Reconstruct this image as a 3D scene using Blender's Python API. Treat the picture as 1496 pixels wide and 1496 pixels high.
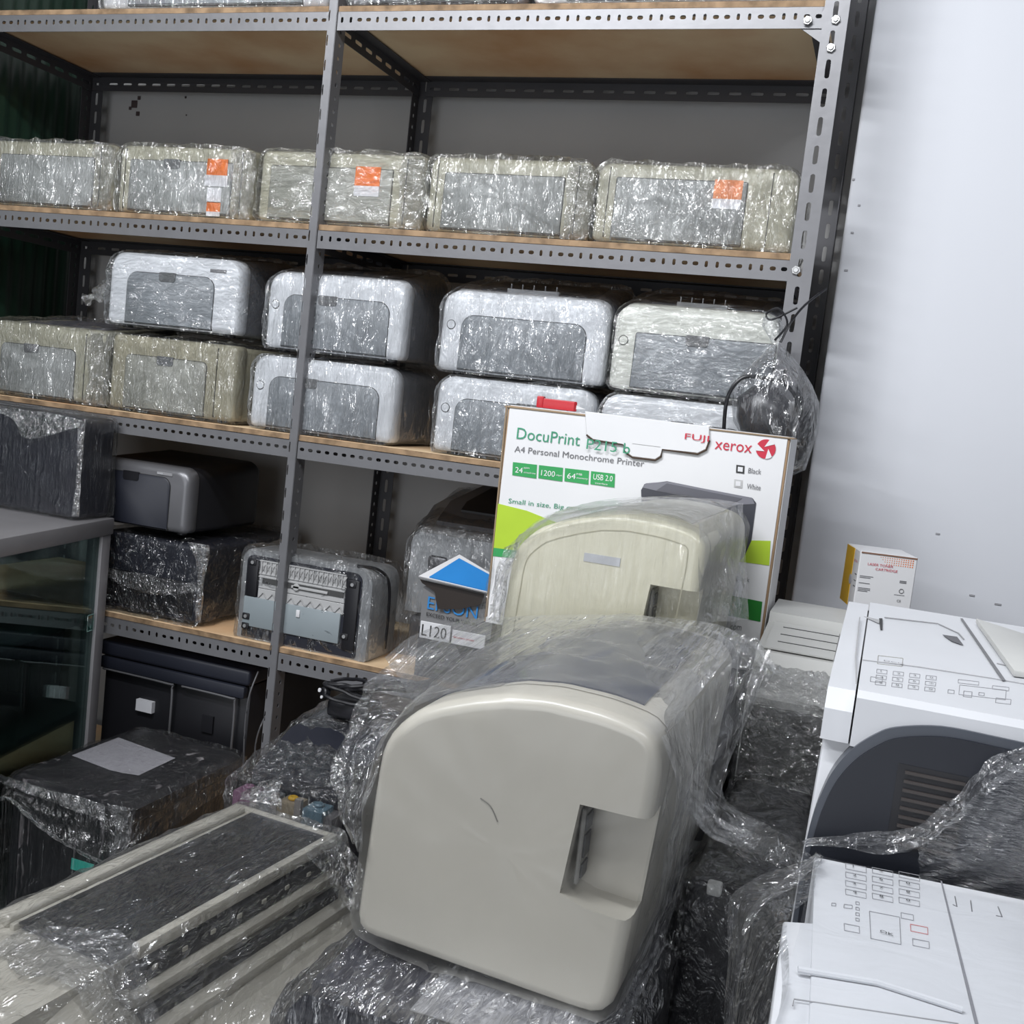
import bpy, bmesh, math, random
from mathutils import Vector, Matrix, noise
S = bpy.context.scene
for o in list(bpy.data.objects): bpy.data.objects.remove(o)

# ------------------------------------------------------------------ camera, world, lights, exposure
CAM = Vector((1.2208, -2.0438, .1776)); YAW, PIT, ROL, FPX = .3294, -.1022, .1137, 1574.5
_f = Vector((-math.sin(YAW)*math.cos(PIT), math.cos(YAW)*math.cos(PIT), math.sin(PIT)))
_r0 = Vector((math.cos(YAW), math.sin(YAW), 0)); _u0 = _r0.cross(_f)
_r = _r0*math.cos(ROL)+_u0*math.sin(ROL); _u = -_r0*math.sin(ROL)+_u0*math.cos(ROL)
cd = bpy.data.cameras.new('camera'); co = bpy.data.objects.new('camera', cd); S.collection.objects.link(co)
m = Matrix((_r, _u, -_f)).transposed().to_4x4(); m.translation = CAM; co.matrix_world = m
cd.sensor_width = 36; cd.lens = 36*FPX/1496; cd.clip_start = .02; S.camera = co

w = bpy.data.worlds.new('world'); S.world = w; w.use_nodes = True
w.node_tree.nodes['Background'].inputs[0].default_value = (.80, .86, 1, 1)
w.node_tree.nodes['Background'].inputs[1].default_value = .10

def area(name, loc, target, sx, sy, power, col=(.95, .97, 1)):
    l = bpy.data.lights.new(name, 'AREA'); l.shape = 'RECTANGLE'; l.size = sx; l.size_y = sy
    l.energy = power; l.color = col
    o = bpy.data.objects.new(name, l); S.collection.objects.link(o); o.location = loc
    o.rotation_euler = (Vector(target)-Vector(loc)).to_track_quat('-Z', 'Y').to_euler()
    return o
area('tube_light_near', (.35, -1.75, 1.75), (.5, -.3, 0), 1.2, .05, 36)
area('tube_light_left', (-.9, -2.6, 1.9), (0, 0, 0), 1.2, .05, 34)
area('tube_light_right', (1.9, -2.5, 1.85), (1.1, 0, 0), 1.2, .05, 16)
area('added_front_fill', (.2, -4.2, .15), (.3, 0, .1), 2.2, 1.9, 26, (.93, .96, 1))  # fill lamp added to brighten fronts, shelf undersides and the film sheen
S.view_settings.view_transform = 'Standard'; S.view_settings.look = 'None'
S.view_settings.gamma = 1; S.view_settings.use_curve_mapping = False
S.view_settings.exposure = .27

# ------------------------------------------------------------------ helpers
def at(x, y, ax, val):
    d = _f+_r*((x-748)/FPX)-_u*((y-748)/FPX); t = (val-CAM[ax])/d[ax]
    return CAM+d*t
def aY(x, y, Y): return at(x, y, 1, Y)
def aZ(x, y, Z): return at(x, y, 2, Z)
MATS = {}
def mat(name, col, rough=.5, metal=0, var=.06, scale=8, bump=0, coat=0, bscale=60, spec=.5, col2=None, dirt=0):
    if name in MATS: return MATS[name]
    m = bpy.data.materials.new(name); m.use_nodes = True; nt = m.node_tree; b = nt.nodes['Principled BSDF']
    b.inputs['Roughness'].default_value = rough; b.inputs['Metallic'].default_value = metal
    b.inputs['Coat Weight'].default_value = coat; b.inputs['Specular IOR Level'].default_value = spec
    tc = nt.nodes.new('ShaderNodeTexCoord'); n = nt.nodes.new('ShaderNodeTexNoise')
    n.inputs['Scale'].default_value = scale; n.inputs['Detail'].default_value = 5
    nt.links.new(tc.outputs['Object'], n.inputs['Vector'])
    r = nt.nodes.new('ShaderNodeValToRGB'); c2 = col2 or tuple(c*(1-var*2) for c in col)
    r.color_ramp.elements[0].color = (*c2, 1); r.color_ramp.elements[1].color = (*col, 1)
    r.color_ramp.elements[0].position = .3; r.color_ramp.elements[1].position = .62
    nt.links.new(n.outputs['Fac'], r.inputs[0]); nt.links.new(r.outputs[0], b.inputs['Base Color'])
    if bump:
        n2 = nt.nodes.new('ShaderNodeTexNoise'); n2.inputs['Scale'].default_value = bscale; n2.inputs['Detail'].default_value = 3
        nt.links.new(tc.outputs['Object'], n2.inputs['Vector'])
        bp = nt.nodes.new('ShaderNodeBump'); bp.inputs['Distance'].default_value = .002; bp.inputs['Strength'].default_value = bump
        nt.links.new(n2.outputs['Fac'], bp.inputs['Height']); nt.links.new(bp.outputs[0], b.inputs['Normal'])
    MATS[name] = m; return m

def wrapmat(name, sc=(1, 1, 1), scale=14, haze=.10, hazemax=.55, gloss=.16, bump=.9, rough=.10, dist=.006, tint=(.96, .97, 1), facet=2.6, lean=4.5, lo=.42, rot=(0, 0, 0), patch=(.46, .66)):
    """stretch film: see-through, milky where it bunches up, sharply glossy creases"""
    if name in MATS: return MATS[name]
    m = bpy.data.materials.new(name); m.use_nodes = True; nt = m.node_tree; N = nt.nodes; L = nt.links
    N.remove(N['Principled BSDF']); out = N['Material Output']
    tc = N.new('ShaderNodeTexCoord'); mp = N.new('ShaderNodeMapping'); mp.inputs['Scale'].default_value = sc; mp.inputs['Rotation'].default_value = rot
    L.new(tc.outputs['Object'], mp.inputs[0])
    a = N.new('ShaderNodeTexNoise'); a.noise_type = 'RIDGED_MULTIFRACTAL'; a.normalize = True
    a.inputs['Scale'].default_value = scale; a.inputs['Detail'].default_value = 5; a.inputs['Distortion'].default_value = 1.1
    b = N.new('ShaderNodeTexNoise'); b.inputs['Scale'].default_value = scale*3.3; b.inputs['Detail'].default_value = 3; b.inputs['Distortion'].default_value = 2.0
    p = N.new('ShaderNodeTexNoise'); p.inputs['Scale'].default_value = 5.5; p.inputs['Detail'].default_value = 3
    for q in (a, b): L.new(mp.outputs[0], q.inputs['Vector'])
    L.new(tc.outputs['Object'], p.inputs['Vector'])
    h = N.new('ShaderNodeMath'); h.operation = 'MULTIPLY_ADD'; h.inputs[1].default_value = .6
    L.new(b.outputs['Fac'], h.inputs[0]); L.new(a.outputs['Fac'], h.inputs[2])
    bp = N.new('ShaderNodeBump'); bp.inputs['Strength'].default_value = bump; bp.inputs['Distance'].default_value = dist
    L.new(h.outputs[0], bp.inputs['Height'])
    # milky amount
    mr = N.new('ShaderNodeMapRange'); mr.inputs[1].default_value = lo; mr.inputs[2].default_value = .95
    mr.inputs[3].default_value = haze; mr.inputs[4].default_value = hazemax
    L.new(a.outputs['Fac'], mr.inputs[0])
    pr = N.new('ShaderNodeMapRange'); pr.inputs[1].default_value = .38; pr.inputs[2].default_value = .66
    pr.inputs[3].default_value = .35; pr.inputs[4].default_value = 1.25
    L.new(p.outputs['Fac'], pr.inputs[0])
    hz = N.new('ShaderNodeMath'); hz.operation = 'MULTIPLY'; hz.use_clamp = True
    L.new(mr.outputs[0], hz.inputs[0]); L.new(pr.outputs[0], hz.inputs[1])
    tr = N.new('ShaderNodeBsdfTransparent'); tr.inputs[0].default_value = (.975, .98, .985, 1)
    df = N.new('ShaderNodeBsdfDiffuse'); df.inputs[0].default_value = (*tint, 1)
    tl = N.new('ShaderNodeBsdfTranslucent'); tl.inputs[0].default_value = (*tint, 1)
    md = N.new('ShaderNodeMixShader'); md.inputs[0].default_value = .35
    L.new(df.outputs[0], md.inputs[1]); L.new(tl.outputs[0], md.inputs[2]); L.new(bp.outputs[0], df.inputs['Normal'])
    m1 = N.new('ShaderNodeMixShader'); L.new(hz.outputs[0], m1.inputs[0]); L.new(tr.outputs[0], m1.inputs[1]); L.new(md.outputs[0], m1.inputs[2])
    g = N.new('ShaderNodeBsdfGlossy'); g.inputs['Roughness'].default_value = rough; g.inputs[0].default_value = (1, 1, 1, 1)
    # small facets of the creases: the surface normal leans strongly inside creased patches
    cn = N.new('ShaderNodeTexNoise'); cn.inputs['Scale'].default_value = scale*facet; cn.inputs['Detail'].default_value = 1.5; cn.inputs['Distortion'].default_value = 1.6
    L.new(mp.outputs[0], cn.inputs['Vector'])
    sb = N.new('ShaderNodeVectorMath'); sb.operation = 'SUBTRACT'; sb.inputs[1].default_value = (.5, .5, .5); L.new(cn.outputs['Color'], sb.inputs[0])
    kr = N.new('ShaderNodeMapRange'); kr.inputs[1].default_value = patch[0]; kr.inputs[2].default_value = patch[1]; kr.inputs[3].default_value = lean*.12; kr.inputs[4].default_value = lean
    L.new(p.outputs['Fac'], kr.inputs[0])
    sm = N.new('ShaderNodeVectorMath'); sm.operation = 'SCALE'; L.new(sb.outputs[0], sm.inputs[0]); L.new(kr.outputs[0], sm.inputs['Scale'])
    ad = N.new('ShaderNodeVectorMath'); ad.operation = 'ADD'; L.new(bp.outputs[0], ad.inputs[0]); L.new(sm.outputs[0], ad.inputs[1])
    nm = N.new('ShaderNodeVectorMath'); nm.operation = 'NORMALIZE'; L.new(ad.outputs[0], nm.inputs[0])
    L.new(nm.outputs[0], g.inputs['Normal'])
    lw = N.new('ShaderNodeLayerWeight'); lw.inputs[0].default_value = .35; L.new(bp.outputs[0], lw.inputs['Normal'])
    gf = N.new('ShaderNodeMath'); gf.operation = 'MULTIPLY_ADD'; gf.inputs[1].default_value = .45; gf.inputs[2].default_value = gloss; gf.use_clamp = True
    L.new(lw.outputs['Fresnel'], gf.inputs[0])
    m2 = N.new('ShaderNodeMixShader'); L.new(gf.outputs[0], m2.inputs[0]); L.new(m1.outputs[0], m2.inputs[1]); L.new(g.outputs[0], m2.inputs[2])
    L.new(m2.outputs[0], out.inputs[0])
    MATS[name] = m; return m

def glassmat(name, tint=(.75, .85, .82), gloss=.10, rough=.02):
    if name in MATS: return MATS[name]
    m = bpy.data.materials.new(name); m.use_nodes = True; N = m.node_tree.nodes; L = m.node_tree.links
    N.remove(N['Principled BSDF'])
    tr = N.new('ShaderNodeBsdfTransparent'); tr.inputs[0].default_value = (*tint, 1)
    g = N.new('ShaderNodeBsdfGlossy'); g.inputs['Roughness'].default_value = rough
    lw = N.new('ShaderNodeLayerWeight'); lw.inputs[0].default_value = .25
    a = N.new('ShaderNodeMath'); a.operation = 'MULTIPLY_ADD'; a.inputs[1].default_value = .6; a.inputs[2].default_value = gloss
    L.new(lw.outputs['Fresnel'], a.inputs[0])
    mx = N.new('ShaderNodeMixShader'); L.new(a.outputs[0], mx.inputs[0]); L.new(tr.outputs[0], mx.inputs[1]); L.new(g.outputs[0], mx.inputs[2])
    L.new(mx.outputs[0], N['Material Output'].inputs[0]); MATS[name] = m; return m

def mk(name, bm, material, parent=None, ang=35, solid=0):
    bmesh.ops.recalc_face_normals(bm, faces=bm.faces[:])
    me = bpy.data.meshes.new(name); bm.to_mesh(me); bm.free()
    if ang:
        for p in me.polygons: p.use_smooth = True
        me.set_sharp_from_angle(angle=math.radians(ang))
    if material: me.materials.append(material)
    o = bpy.data.objects.new(name, me); S.collection.objects.link(o)
    if parent: o.parent = parent
    if solid:
        md = o.modifiers.new('thickness', 'SOLIDIFY'); md.thickness = solid; md.offset = 0
    return o
def thing(name, label, cat, loc=(0, 0, 0), rz=0, group=None):
    o = bpy.data.objects.new(name, None); S.collection.objects.link(o); o.empty_display_size = .05
    o.location = loc; o.rotation_euler = (0, 0, rz); o['label'] = label; o['category'] = cat
    if group: o['group'] = group
    return o
def tag(o, label, cat, group=None):
    o['label'] = label; o['category'] = cat
    if group: o['group'] = group
    return o
def struct(o): o['kind'] = 'structure'; return o
def lab(o, t): o['label'] = t; return o
def nb(): return bmesh.new()
def box(bm, x0, x1, y0, y1, z0, z1, bev=0, seg=2):
    r = bmesh.ops.create_cube(bm, size=1); vs = r['verts']
    for v in vs:
        v.co = Vector((x0 if v.co.x < 0 else x1, y0 if v.co.y < 0 else y1, z0 if v.co.z < 0 else z1))
    if bev:
        es = list({e for v in vs for e in v.link_edges})
        bmesh.ops.bevel(bm, geom=es, offset=bev, segments=seg, affect='EDGES', profile=.5)
    return bm
def B(*a, **k): return box(nb(), *a, **k)
def loft(bm, rings, cap=True, closed=True):
    R = [[bm.verts.new(p) for p in r] for r in rings]; n = len(R[0])
    for a, b in zip(R, R[1:]):
        for i in range(n if closed else n-1):
            j = (i+1) % n; bm.faces.new((a[i], a[j], b[j], b[i]))
    if cap:
        bm.faces.new(R[0]); bm.faces.new(R[-1])
    return bm
def prism(bm, pts, vec, bev=0, seg=2):
    """pts: 3D polygon, extruded by vec"""
    v = Vector(vec); a = [bm.verts.new(p) for p in pts]; b = [bm.verts.new(Vector(p)+v) for p in pts]; n = len(a)
    fs = [bm.faces.new(a), bm.faces.new(b[::-1])]
    for i in range(n): fs.append(bm.faces.new((a[i], a[(i+1) % n], b[(i+1) % n], b[i])))
    if bev:
        es = list({e for f in fs[:2] for e in f.edges})
        bmesh.ops.bevel(bm, geom=es, offset=bev, segments=seg, affect='EDGES', profile=.5)
    return bm
def arc(cx, cz, r, a0, a1, n=6):
    return [(cx+r*math.cos(math.radians(a0+(a1-a0)*i/n)), cz+r*math.sin(math.radians(a0+(a1-a0)*i/n))) for i in range(n+1)]
def rr(x0, x1, z0, z1, tl, tr, br, bl, n=6):
    """rounded rectangle outline, counter-clockwise from the bottom right"""
    p = []
    p += arc(x1-br, z0+br, br, -90, 0, n) if br else [(x1, z0)]
    p += arc(x1-tr, z1-tr, tr, 0, 90, n) if tr else [(x1, z1)]
    p += arc(x0+tl, z1-tl, tl, 90, 180, n) if tl else [(x0, z1)]
    p += arc(x0+bl, z0+bl, bl, 180, 270, n) if bl else [(x0, z0)]
    return p
def tube(bm, pts, r, n=8, close=False):
    pts = [Vector(p) for p in pts]; rings = []
    for i, p in enumerate(pts):
        d = (pts[min(i+1, len(pts)-1)]-pts[max(i-1, 0)]).normalized()
        s = d.cross(Vector((0, 0, 1)));
        if s.length < .05: s = d.cross(Vector((0, 1, 0)))
        s.normalize(); t = s.cross(d); rad = r[i] if isinstance(r, (list, tuple)) else r
        rings.append([p+(s*math.cos(k*2*math.pi/n)+t*math.sin(k*2*math.pi/n))*rad for k in range(n)])
    return loft(bm, rings)
def cyl(bm, c, axis, r, l, n=20, bev=0):
    a = Vector(axis).normalized(); s = a.orthogonal().normalized(); t = a.cross(s); c = Vector(c)
    def ring(rad, h): return [c+a*h+(s*math.cos(k*2*math.pi/n)+t*math.sin(k*2*math.pi/n))*rad for k in range(n)]
    if bev: return loft(bm, [ring(r-bev, 0), ring(r, bev), ring(r, l-bev), ring(r-bev, l)])
    return loft(bm, [ring(r, 0), ring(r, l)])
def spline(P, n=8):
    P = [Vector(p) for p in P]; out = []
    for i in range(len(P)-1):
        a, b, c, d = P[max(i-1, 0)], P[i], P[i+1], P[min(i+2, len(P)-1)]
        for k in range(n):
            t = k/n; out.append(.5*((2*b)+(c-a)*t+(2*a-5*b+4*c-d)*t*t+(3*b-a-3*c+d)*t**3))
    return out+[P[-1]]
def resample(pts, n, closed=True):
    P = [Vector(p) for p in pts]; Q = P+[P[0]] if closed else P
    L = [0]
    for a, b in zip(Q, Q[1:]): L.append(L[-1]+(b-a).length)
    out = []; j = 0
    for i in range(n):
        t = L[-1]*i/(n if closed else n-1)
        while j < len(L)-2 and L[j+1] < t: j += 1
        s = (t-L[j])/max(L[j+1]-L[j], 1e-9); out.append(Q[j].lerp(Q[j+1], min(s, 1)))
    return out
def offset_profile(pts, off):
    P = [Vector(p) for p in pts]; c = sum(P, Vector((0, 0)))/len(P); n = len(P); o = []
    for i in range(n):
        t = (P[(i+1) % n]-P[i-1]).normalized(); nn = Vector((t.y, -t.x))
        if nn.dot(P[i]-c) < 0: nn = -nn
        o.append(P[i]+nn*off)
    return o
def wrap(prof, y0, y1, off=.004, amp=.004, seed=0, n=72, m=22, freq=14, bulge=None, zmin=.0015, capn=7):
    """film around an extruded outline: closed, creased, following the thing it is wrapped round"""
    P = resample(offset_profile(resample(prof, n), off), n); c = sum(P, Vector((0, 0)))/n; bm = nb(); rings = []
    def put(k, y, p):
        q = Vector((p.x, y, p.y)); return bulge(q, min(1., max(0., (y-y0)/(y1-y0)))) if bulge else q
    for k in range(capn): rings.append([put(k, y0-off, c.lerp(p, .06+.94*((k+.0)/capn))) for p in P])
    for k in range(m+1):
        y = (y0-off)+(y1-y0+2*off)*k/m; e = .985 if k in (0, m) else 1
        rings.append([put(k, y, c.lerp(p, e)) for p in P])
    for k in range(capn-1, -1, -1): rings.append([put(k, y1+off, c.lerp(p, .06+.94*((k+.0)/capn))) for p in P])
    loft(bm, rings); bm.normal_update(); bmesh.ops.recalc_face_normals(bm, faces=bm.faces[:])
    bm.normal_update(); sd = Vector((seed*3.7, seed*1.3, seed*2.1)); D = []
    for v in bm.verts:
        p = v.co*freq+sd
        r = 1-abs(noise.noise(p))*2.2; r = max(r, 0)**2
        r2 = 1-abs(noise.noise(p*2.7+Vector((9, 2, 5))))*2.2; r2 = max(r2, 0)**2
        D.append(v.normal*amp*(r+.45*r2))
    for v, d in zip(bm.verts, D):
        v.co += d
        if v.co.z < zmin: v.co.z = zmin
    return bm
def sheet(A, Bq, nu=40, nv=12, amp=.006, seed=0, mid=0, freq=22):
    """loose film between two edges"""
    A = resample(spline(A), nu, False); Bq = resample(spline(Bq), nu, False); bm = nb(); rows = []
    for i, (a, b) in enumerate(zip(A, Bq)):
        row = []
        for j in range(nv):
            t = j/(nv-1); p = a.lerp(b, t); q = Vector((p.x*freq, p.y*freq, p.z*freq+seed*5.1))
            nrm = -_f
            d = amp*(1-abs(noise.noise(q))*2)+amp*.6*math.sin(t*math.pi*5+i*.21+noise.noise(q*.6)*3)+mid*math.sin(t*math.pi)
            row.append(p+nrm*d+_r*amp*noise.noise(q+Vector((3, 8, 1))))
        rows.append(row)
    return loft(bm, rows, cap=False, closed=False)
TXT = {}
def text(s, width=None, height=None, depth=.0004):
    c = bpy.data.curves.new('t', 'FONT'); c.body = s; c.size = 1; c.extrude = 0; c.resolution_u = 3
    o = bpy.data.objects.new('t', c); S.collection.objects.link(o); dg = bpy.context.evaluated_depsgraph_get()
    me = bpy.data.meshes.new_from_object(o.evaluated_get(dg)); bpy.data.objects.remove(o)
    xs = [v.co.x for v in me.vertices]; ys = [v.co.y for v in me.vertices]
    x0, x1, y0, y1 = min(xs), max(xs), min(ys), max(ys)
    sx = width/(x1-x0) if width else height/(y1-y0); sy = height/(y1-y0) if height else sx
    for v in me.vertices: v.co = Vector(((v.co.x-x0)*sx, (v.co.y-y0)*sy, 0))
    return me
def put_text(name, s, origin, right, up, material, parent, width=None, height=None, pop=.0006, bold=0):
    """writing laid on a face; origin = lower left corner (parent's coordinates)"""
    me = text(s, width, height); R = Vector(right).normalized(); U = Vector(up).normalized(); Nn = R.cross(U)
    for v in me.vertices: v.co = Vector(origin)+R*v.co.x+U*v.co.y+Nn*pop
    me.materials.append(material); o = bpy.data.objects.new(name, me); S.collection.objects.link(o); o.parent = parent
    return o

# ------------------------------------------------------------------ materials
GREY = mat('painted_grey_steel', (.19, .19, .20), .38, .25, .05, 20, .15)
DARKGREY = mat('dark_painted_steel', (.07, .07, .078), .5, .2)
PLY = mat('plywood', (.80, .62, .40), .7, 0, .2, 4, .2, col2=(.60, .34, .17))
PLYEDGE = mat('plywood_edge', (.36, .24, .14), .8, 0, .25, 30, .3, col2=(.14, .09, .05))
ZINC = mat('zinc_bolt', (.6, .6, .6), .35, .7)
BEZEL = mat('silver_white_plastic', (.76, .78, .81), .35, 0, .03, coat=.2)
BEZEL2 = mat('ivory_silver_plastic', (.70, .71, .65), .38, 0, .03, coat=.2)
SIDE = mat('shade_grey_plastic', (.15, .155, .17), .32, 0, .05, coat=.3)  # light silver sides with their shade painted in; also the dark rack-top printer
PANEL = mat('grey_panel_plastic', (.27, .29, .31), .42)
TRAY = mat('dark_tray_plastic', (.035, .037, .048), .4)
BEIGE = mat('beige_grey_plastic', (.42, .405, .315), .45, 0, .05)
BEIGED = mat('aged_olive_plastic', (.38, .355, .26), .48, 0, .05)
BPANEL = mat('pale_grey_panel', (.31, .32, .31), .45)
BPANEL2 = mat('pale_khaki_panel', (.33, .33, .29), .45)
CREAM = mat('cream_plastic', (.74, .71, .56), .32, 0, .03, coat=.15)
PUTTY = mat('putty_plastic', (.50, .475, .415), .30, 0, .03, coat=.1)
DPUT = mat('dark_recess_plastic', (.06, .06, .06), .6)
WHITE = mat('white_plastic', (.61, .62, .645), .42, 0, .03)
OFFW = mat('off_white_plastic', (.54, .54, .52), .45, 0, .05)
NAVY = mat('black_blue_plastic', (.014, .016, .026), .5, 0, .1)
BLACK = mat('black_plastic', (.012, .012, .015), .42, 0, .1)
GUN = mat('gunmetal_plastic', (.17, .17, .18), .35, .4)
SILVER = mat('silver_plastic', (.42, .43, .44), .30, .35, .04)
DLINE = mat('dark_seam', (.03, .03, .03), .6)
CARD = mat('brown_cardboard', (.33, .22, .13), .8, 0, .1)
CARDW = mat('white_printed_card', (.72, .72, .73), .5, 0, .015, coat=.05)
LIME = mat('lime_print', (.42, .60, .03), .5); GREEN = mat('green_print', (.03, .33, .09), .5); DGREEN = mat('dark_green_print', (.01, .19, .02), .5)
INKGREEN = mat('green_ink', (.05, .30, .17), .5); INKGREY = mat('grey_ink', (.16, .16, .17), .5); INKRED = mat('red_ink', (.55, .02, .05), .5)
INKW = mat('white_ink', (.8, .8, .8), .5); INKBLUE = mat('blue_ink', (.03, .25, .65), .45); INKK = mat('black_ink', (.02, .02, .02), .5)
ORANGE = mat('orange_label', (.80, .20, .03), .5); LABELW = mat('white_label', (.72, .72, .74), .5)
YELLOW = mat('yellow_card', (.80, .47, .03), .5); RED = mat('red_plastic', (.52, .02, .03), .35)
PAPER = mat('white_paper', (.62, .62, .65), .6)
TEAL = mat('teal_sticker', (.03, .42, .33), .5)
SMOKE = mat('smoked_panel', (.075, .082, .11), .22, 0, .1, coat=.6)
ALU = mat('aluminium_frame', (.30, .29, .30), .42, .35)
W_CR = wrapmat('film_crumpled', (1.5, 1, .55), 11, .02, .30, .10, 1.0, .16, .020, rot=(0, .6, 0), lean=4.2)
W_CR2 = wrapmat('film_crumpled_slant', (.6, 1, 1.5), 10, .02, .32, .10, 1.0, .15, .022, rot=(0, .45, 0), lean=4.2, patch=(.42, .62))
W_CR3 = wrapmat('film_crumpled_upright', (1.9, 1, .4), 10, .02, .30, .10, 1.0, .16, .020, rot=(0, -.35, 0), lean=4, patch=(.44, .6))
W_ST = wrapmat('film_stretched', (1.0, .8, .35), 16, .04, .32, .12, 1.0, .17, .018)
W_VS = wrapmat('film_vertical_streaks', (4, 4, .25), 14, .01, .22, .05, .9, .16, .008, facet=1.6, lean=2.4)
W_DK = wrapmat('film_on_dark', (1, 1, .8), 12, .004, .10, .06, 1.0, .15, .020)
W_LO = wrapmat('film_loose_folds', (1, 1, 1), 17, .08, .5, .20, 1.0, .17, .022, lean=5)
W_BAG = wrapmat('polythene_bag', (1, 1, .5), 9, .03, .26, .11, .9, .16, .018, lean=4)
W_SM = wrapmat('film_smooth', (.6, 1, .3), 7, .01, .09, .0, .4, .38, .005, lean=.4)

# ------------------------------------------------------------------ the room
def wallmat(name, c, c2, sc=1.3):
    return mat(name, c, .75, 0, .1, sc, .15, col2=c2, bscale=35)
struct(mk('floor', B(-1.6, 3.0, -3.2, .62, -1.45, -1.40), mat('floor_tiles', (.30, .29, .28), .4)))
struct(mk('wall_back', B(-1.6, 2.6, .50, .60, -1.4, 1.9), wallmat('back_wall_paint', (.50, .50, .50), (.42, .42, .42))))
struct(mk('wall_right', B(1.072, 3.0, .20, .499, -1.4, 1.9, bev=.008, seg=3), wallmat('white_wall_paint', (.66, .675, .715), (.63, .645, .685), .8)))
bm = nb(); pts = []
for i in range(161):
    y = -1.2+1.7*i/160; pts.append((-1.05+.007*abs(math.sin(i*.8)), y))
loft(bm, [[(x, y, z) for x, y in pts] for z in (-1.4, 1.9)], cap=False, closed=False)
struct(mk('wall_left', bm, mat('dark_green_sheet', (.012, .035, .022), .35, 0, .2, 3), ang=60, solid=.004))
# scuffs on the white wall
sc = nb()
random.seed(4)
for (px, py, l) in [(1370, 780, .008), (1458, 883, .012), (1245, 340, .006), (1255, 300, .005), (1247, 262, .005), (1236, 395, .007), (1420, 870, .01)]:
    c = aY(px, py, .1985); box(sc, c.x-l/2, c.x+l/2, .1985, .1999, c.z-.002, c.z+.002, bev=.0006, seg=1)
struct(mk('trim_1', sc, mat('wall_scuff', (.34, .34, .36), .8)))
sc = nb()
for (px, py, s) in [(196, 152, .02), (201, 166, .012), (272, 168, .004), (271, 142, .006), (190, 158, .009), (203, 143, .01)]:
    c = aY(px, py, .498); box(sc, c.x-s/2, c.x+s/2, .4975, .4995, c.z-s/2, c.z+s/2, bev=.0008, seg=1)
struct(mk('trim_2', sc, mat('wall_stain', (.07, .05, .05), .8)))

# ------------------------------------------------------------------ slotted angle rack
def slot_strip(bm, origin, U, V, length, width, pitch, shape, n=16):
    """perforated flange: cells with a real oval hole; shape(i) -> (half length u, half width v, centre v)"""
    O = Vector(origin); U = Vector(U); V = Vector(V); k = max(1, round(length/pitch)); pu = length/k
    def P(u, v): return O+U*u+V*v
    for i in range(k):
        u0, u1 = i*pu, (i+1)*pu; s = shape(i); cu = (u0+u1)/2
        if not s:
            vs = [bm.verts.new(P(*q)) for q in ((u0, 0), (u1, 0), (u1, width), (u0, width))]; bm.faces.new(vs); continue
        hu, hv, cv = s; out = []
        for e in range(4):
            a, b = [((u0, 0), (u1, 0)), ((u1, 0), (u1, width)), ((u1, width), (u0, width)), ((u0, width), (u0, 0))][e]
            for t in range(4): out.append((a[0]+(b[0]-a[0])*t/4, a[1]+(b[1]-a[1])*t/4))
        inn = []
        r = min(hu, hv)
        for (x, y) in out:
            an = math.atan2((y-cv)/(width/2), (x-cu)/(pu/2)); c, s_ = math.cos(an), math.sin(an)
            ex = (hu-r)*(1 if c > .02 else -1 if c < -.02 else 0); ey = (hv-r)*(1 if s_ > .02 else -1 if s_ < -.02 else 0)
            inn.append((cu+ex+r*c, cv+ey+r*s_))
        A = [bm.verts.new(P(*q)) for q in out]; I = [bm.verts.new(P(*q)) for q in inn]
        for j in range(16): bm.faces.new((A[j], A[(j+1) % 16], I[(j+1) % 16], I[j]))
def plate(bm, O, U, V, l, w_):
    O, U, V = Vector(O), Vector(U), Vector(V); bm.faces.new([bm.verts.new(O+U*a+V*b) for a, b in ((0, 0), (l, 0), (l, w_), (0, w_))])
ALT = lambda i: ((.0030, .0058, .021) if i % 4 < 2 else (.0056, .0038, .021))
HOR = lambda i: (.0056, .0036, .021)
LONG = lambda i: (.0165, .0045, .019)
SMALL = lambda i: (.006, .0035, .018)
rack = thing('storage_rack', 'grey slotted steel angle rack with plywood shelves full of wrapped printers', 'rack', (0, 0, -1.4))
RZ = 1.4
def rmk(name, bm, material, **k): 
    for v in bm.verts: v.co.z += RZ
    if k.get('solid'): k['ang'] = 0
    return mk(name, bm, material, rack, **k)
def angle_beam(x0, x1, y, z, shape, front=True, h=.037, pitch=.0205):
    bm = nb(); s = 1 if front else -1
    slot_strip(bm, (x0, y, z), (1, 0, 0), (0, 0, 1), x1-x0, h, pitch, shape)
    plate(bm, (x0, y, z+h), (1, 0, 0), (0, s, 0), x1-x0, h)
    bmesh.ops.remove_doubles(bm, verts=bm.verts[:], dist=1e-5)
    return bm
LEV = [(.896, ALT), (.450, ALT), (.002, HOR), (-.467, ALT), (-.93, HOR)]
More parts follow.
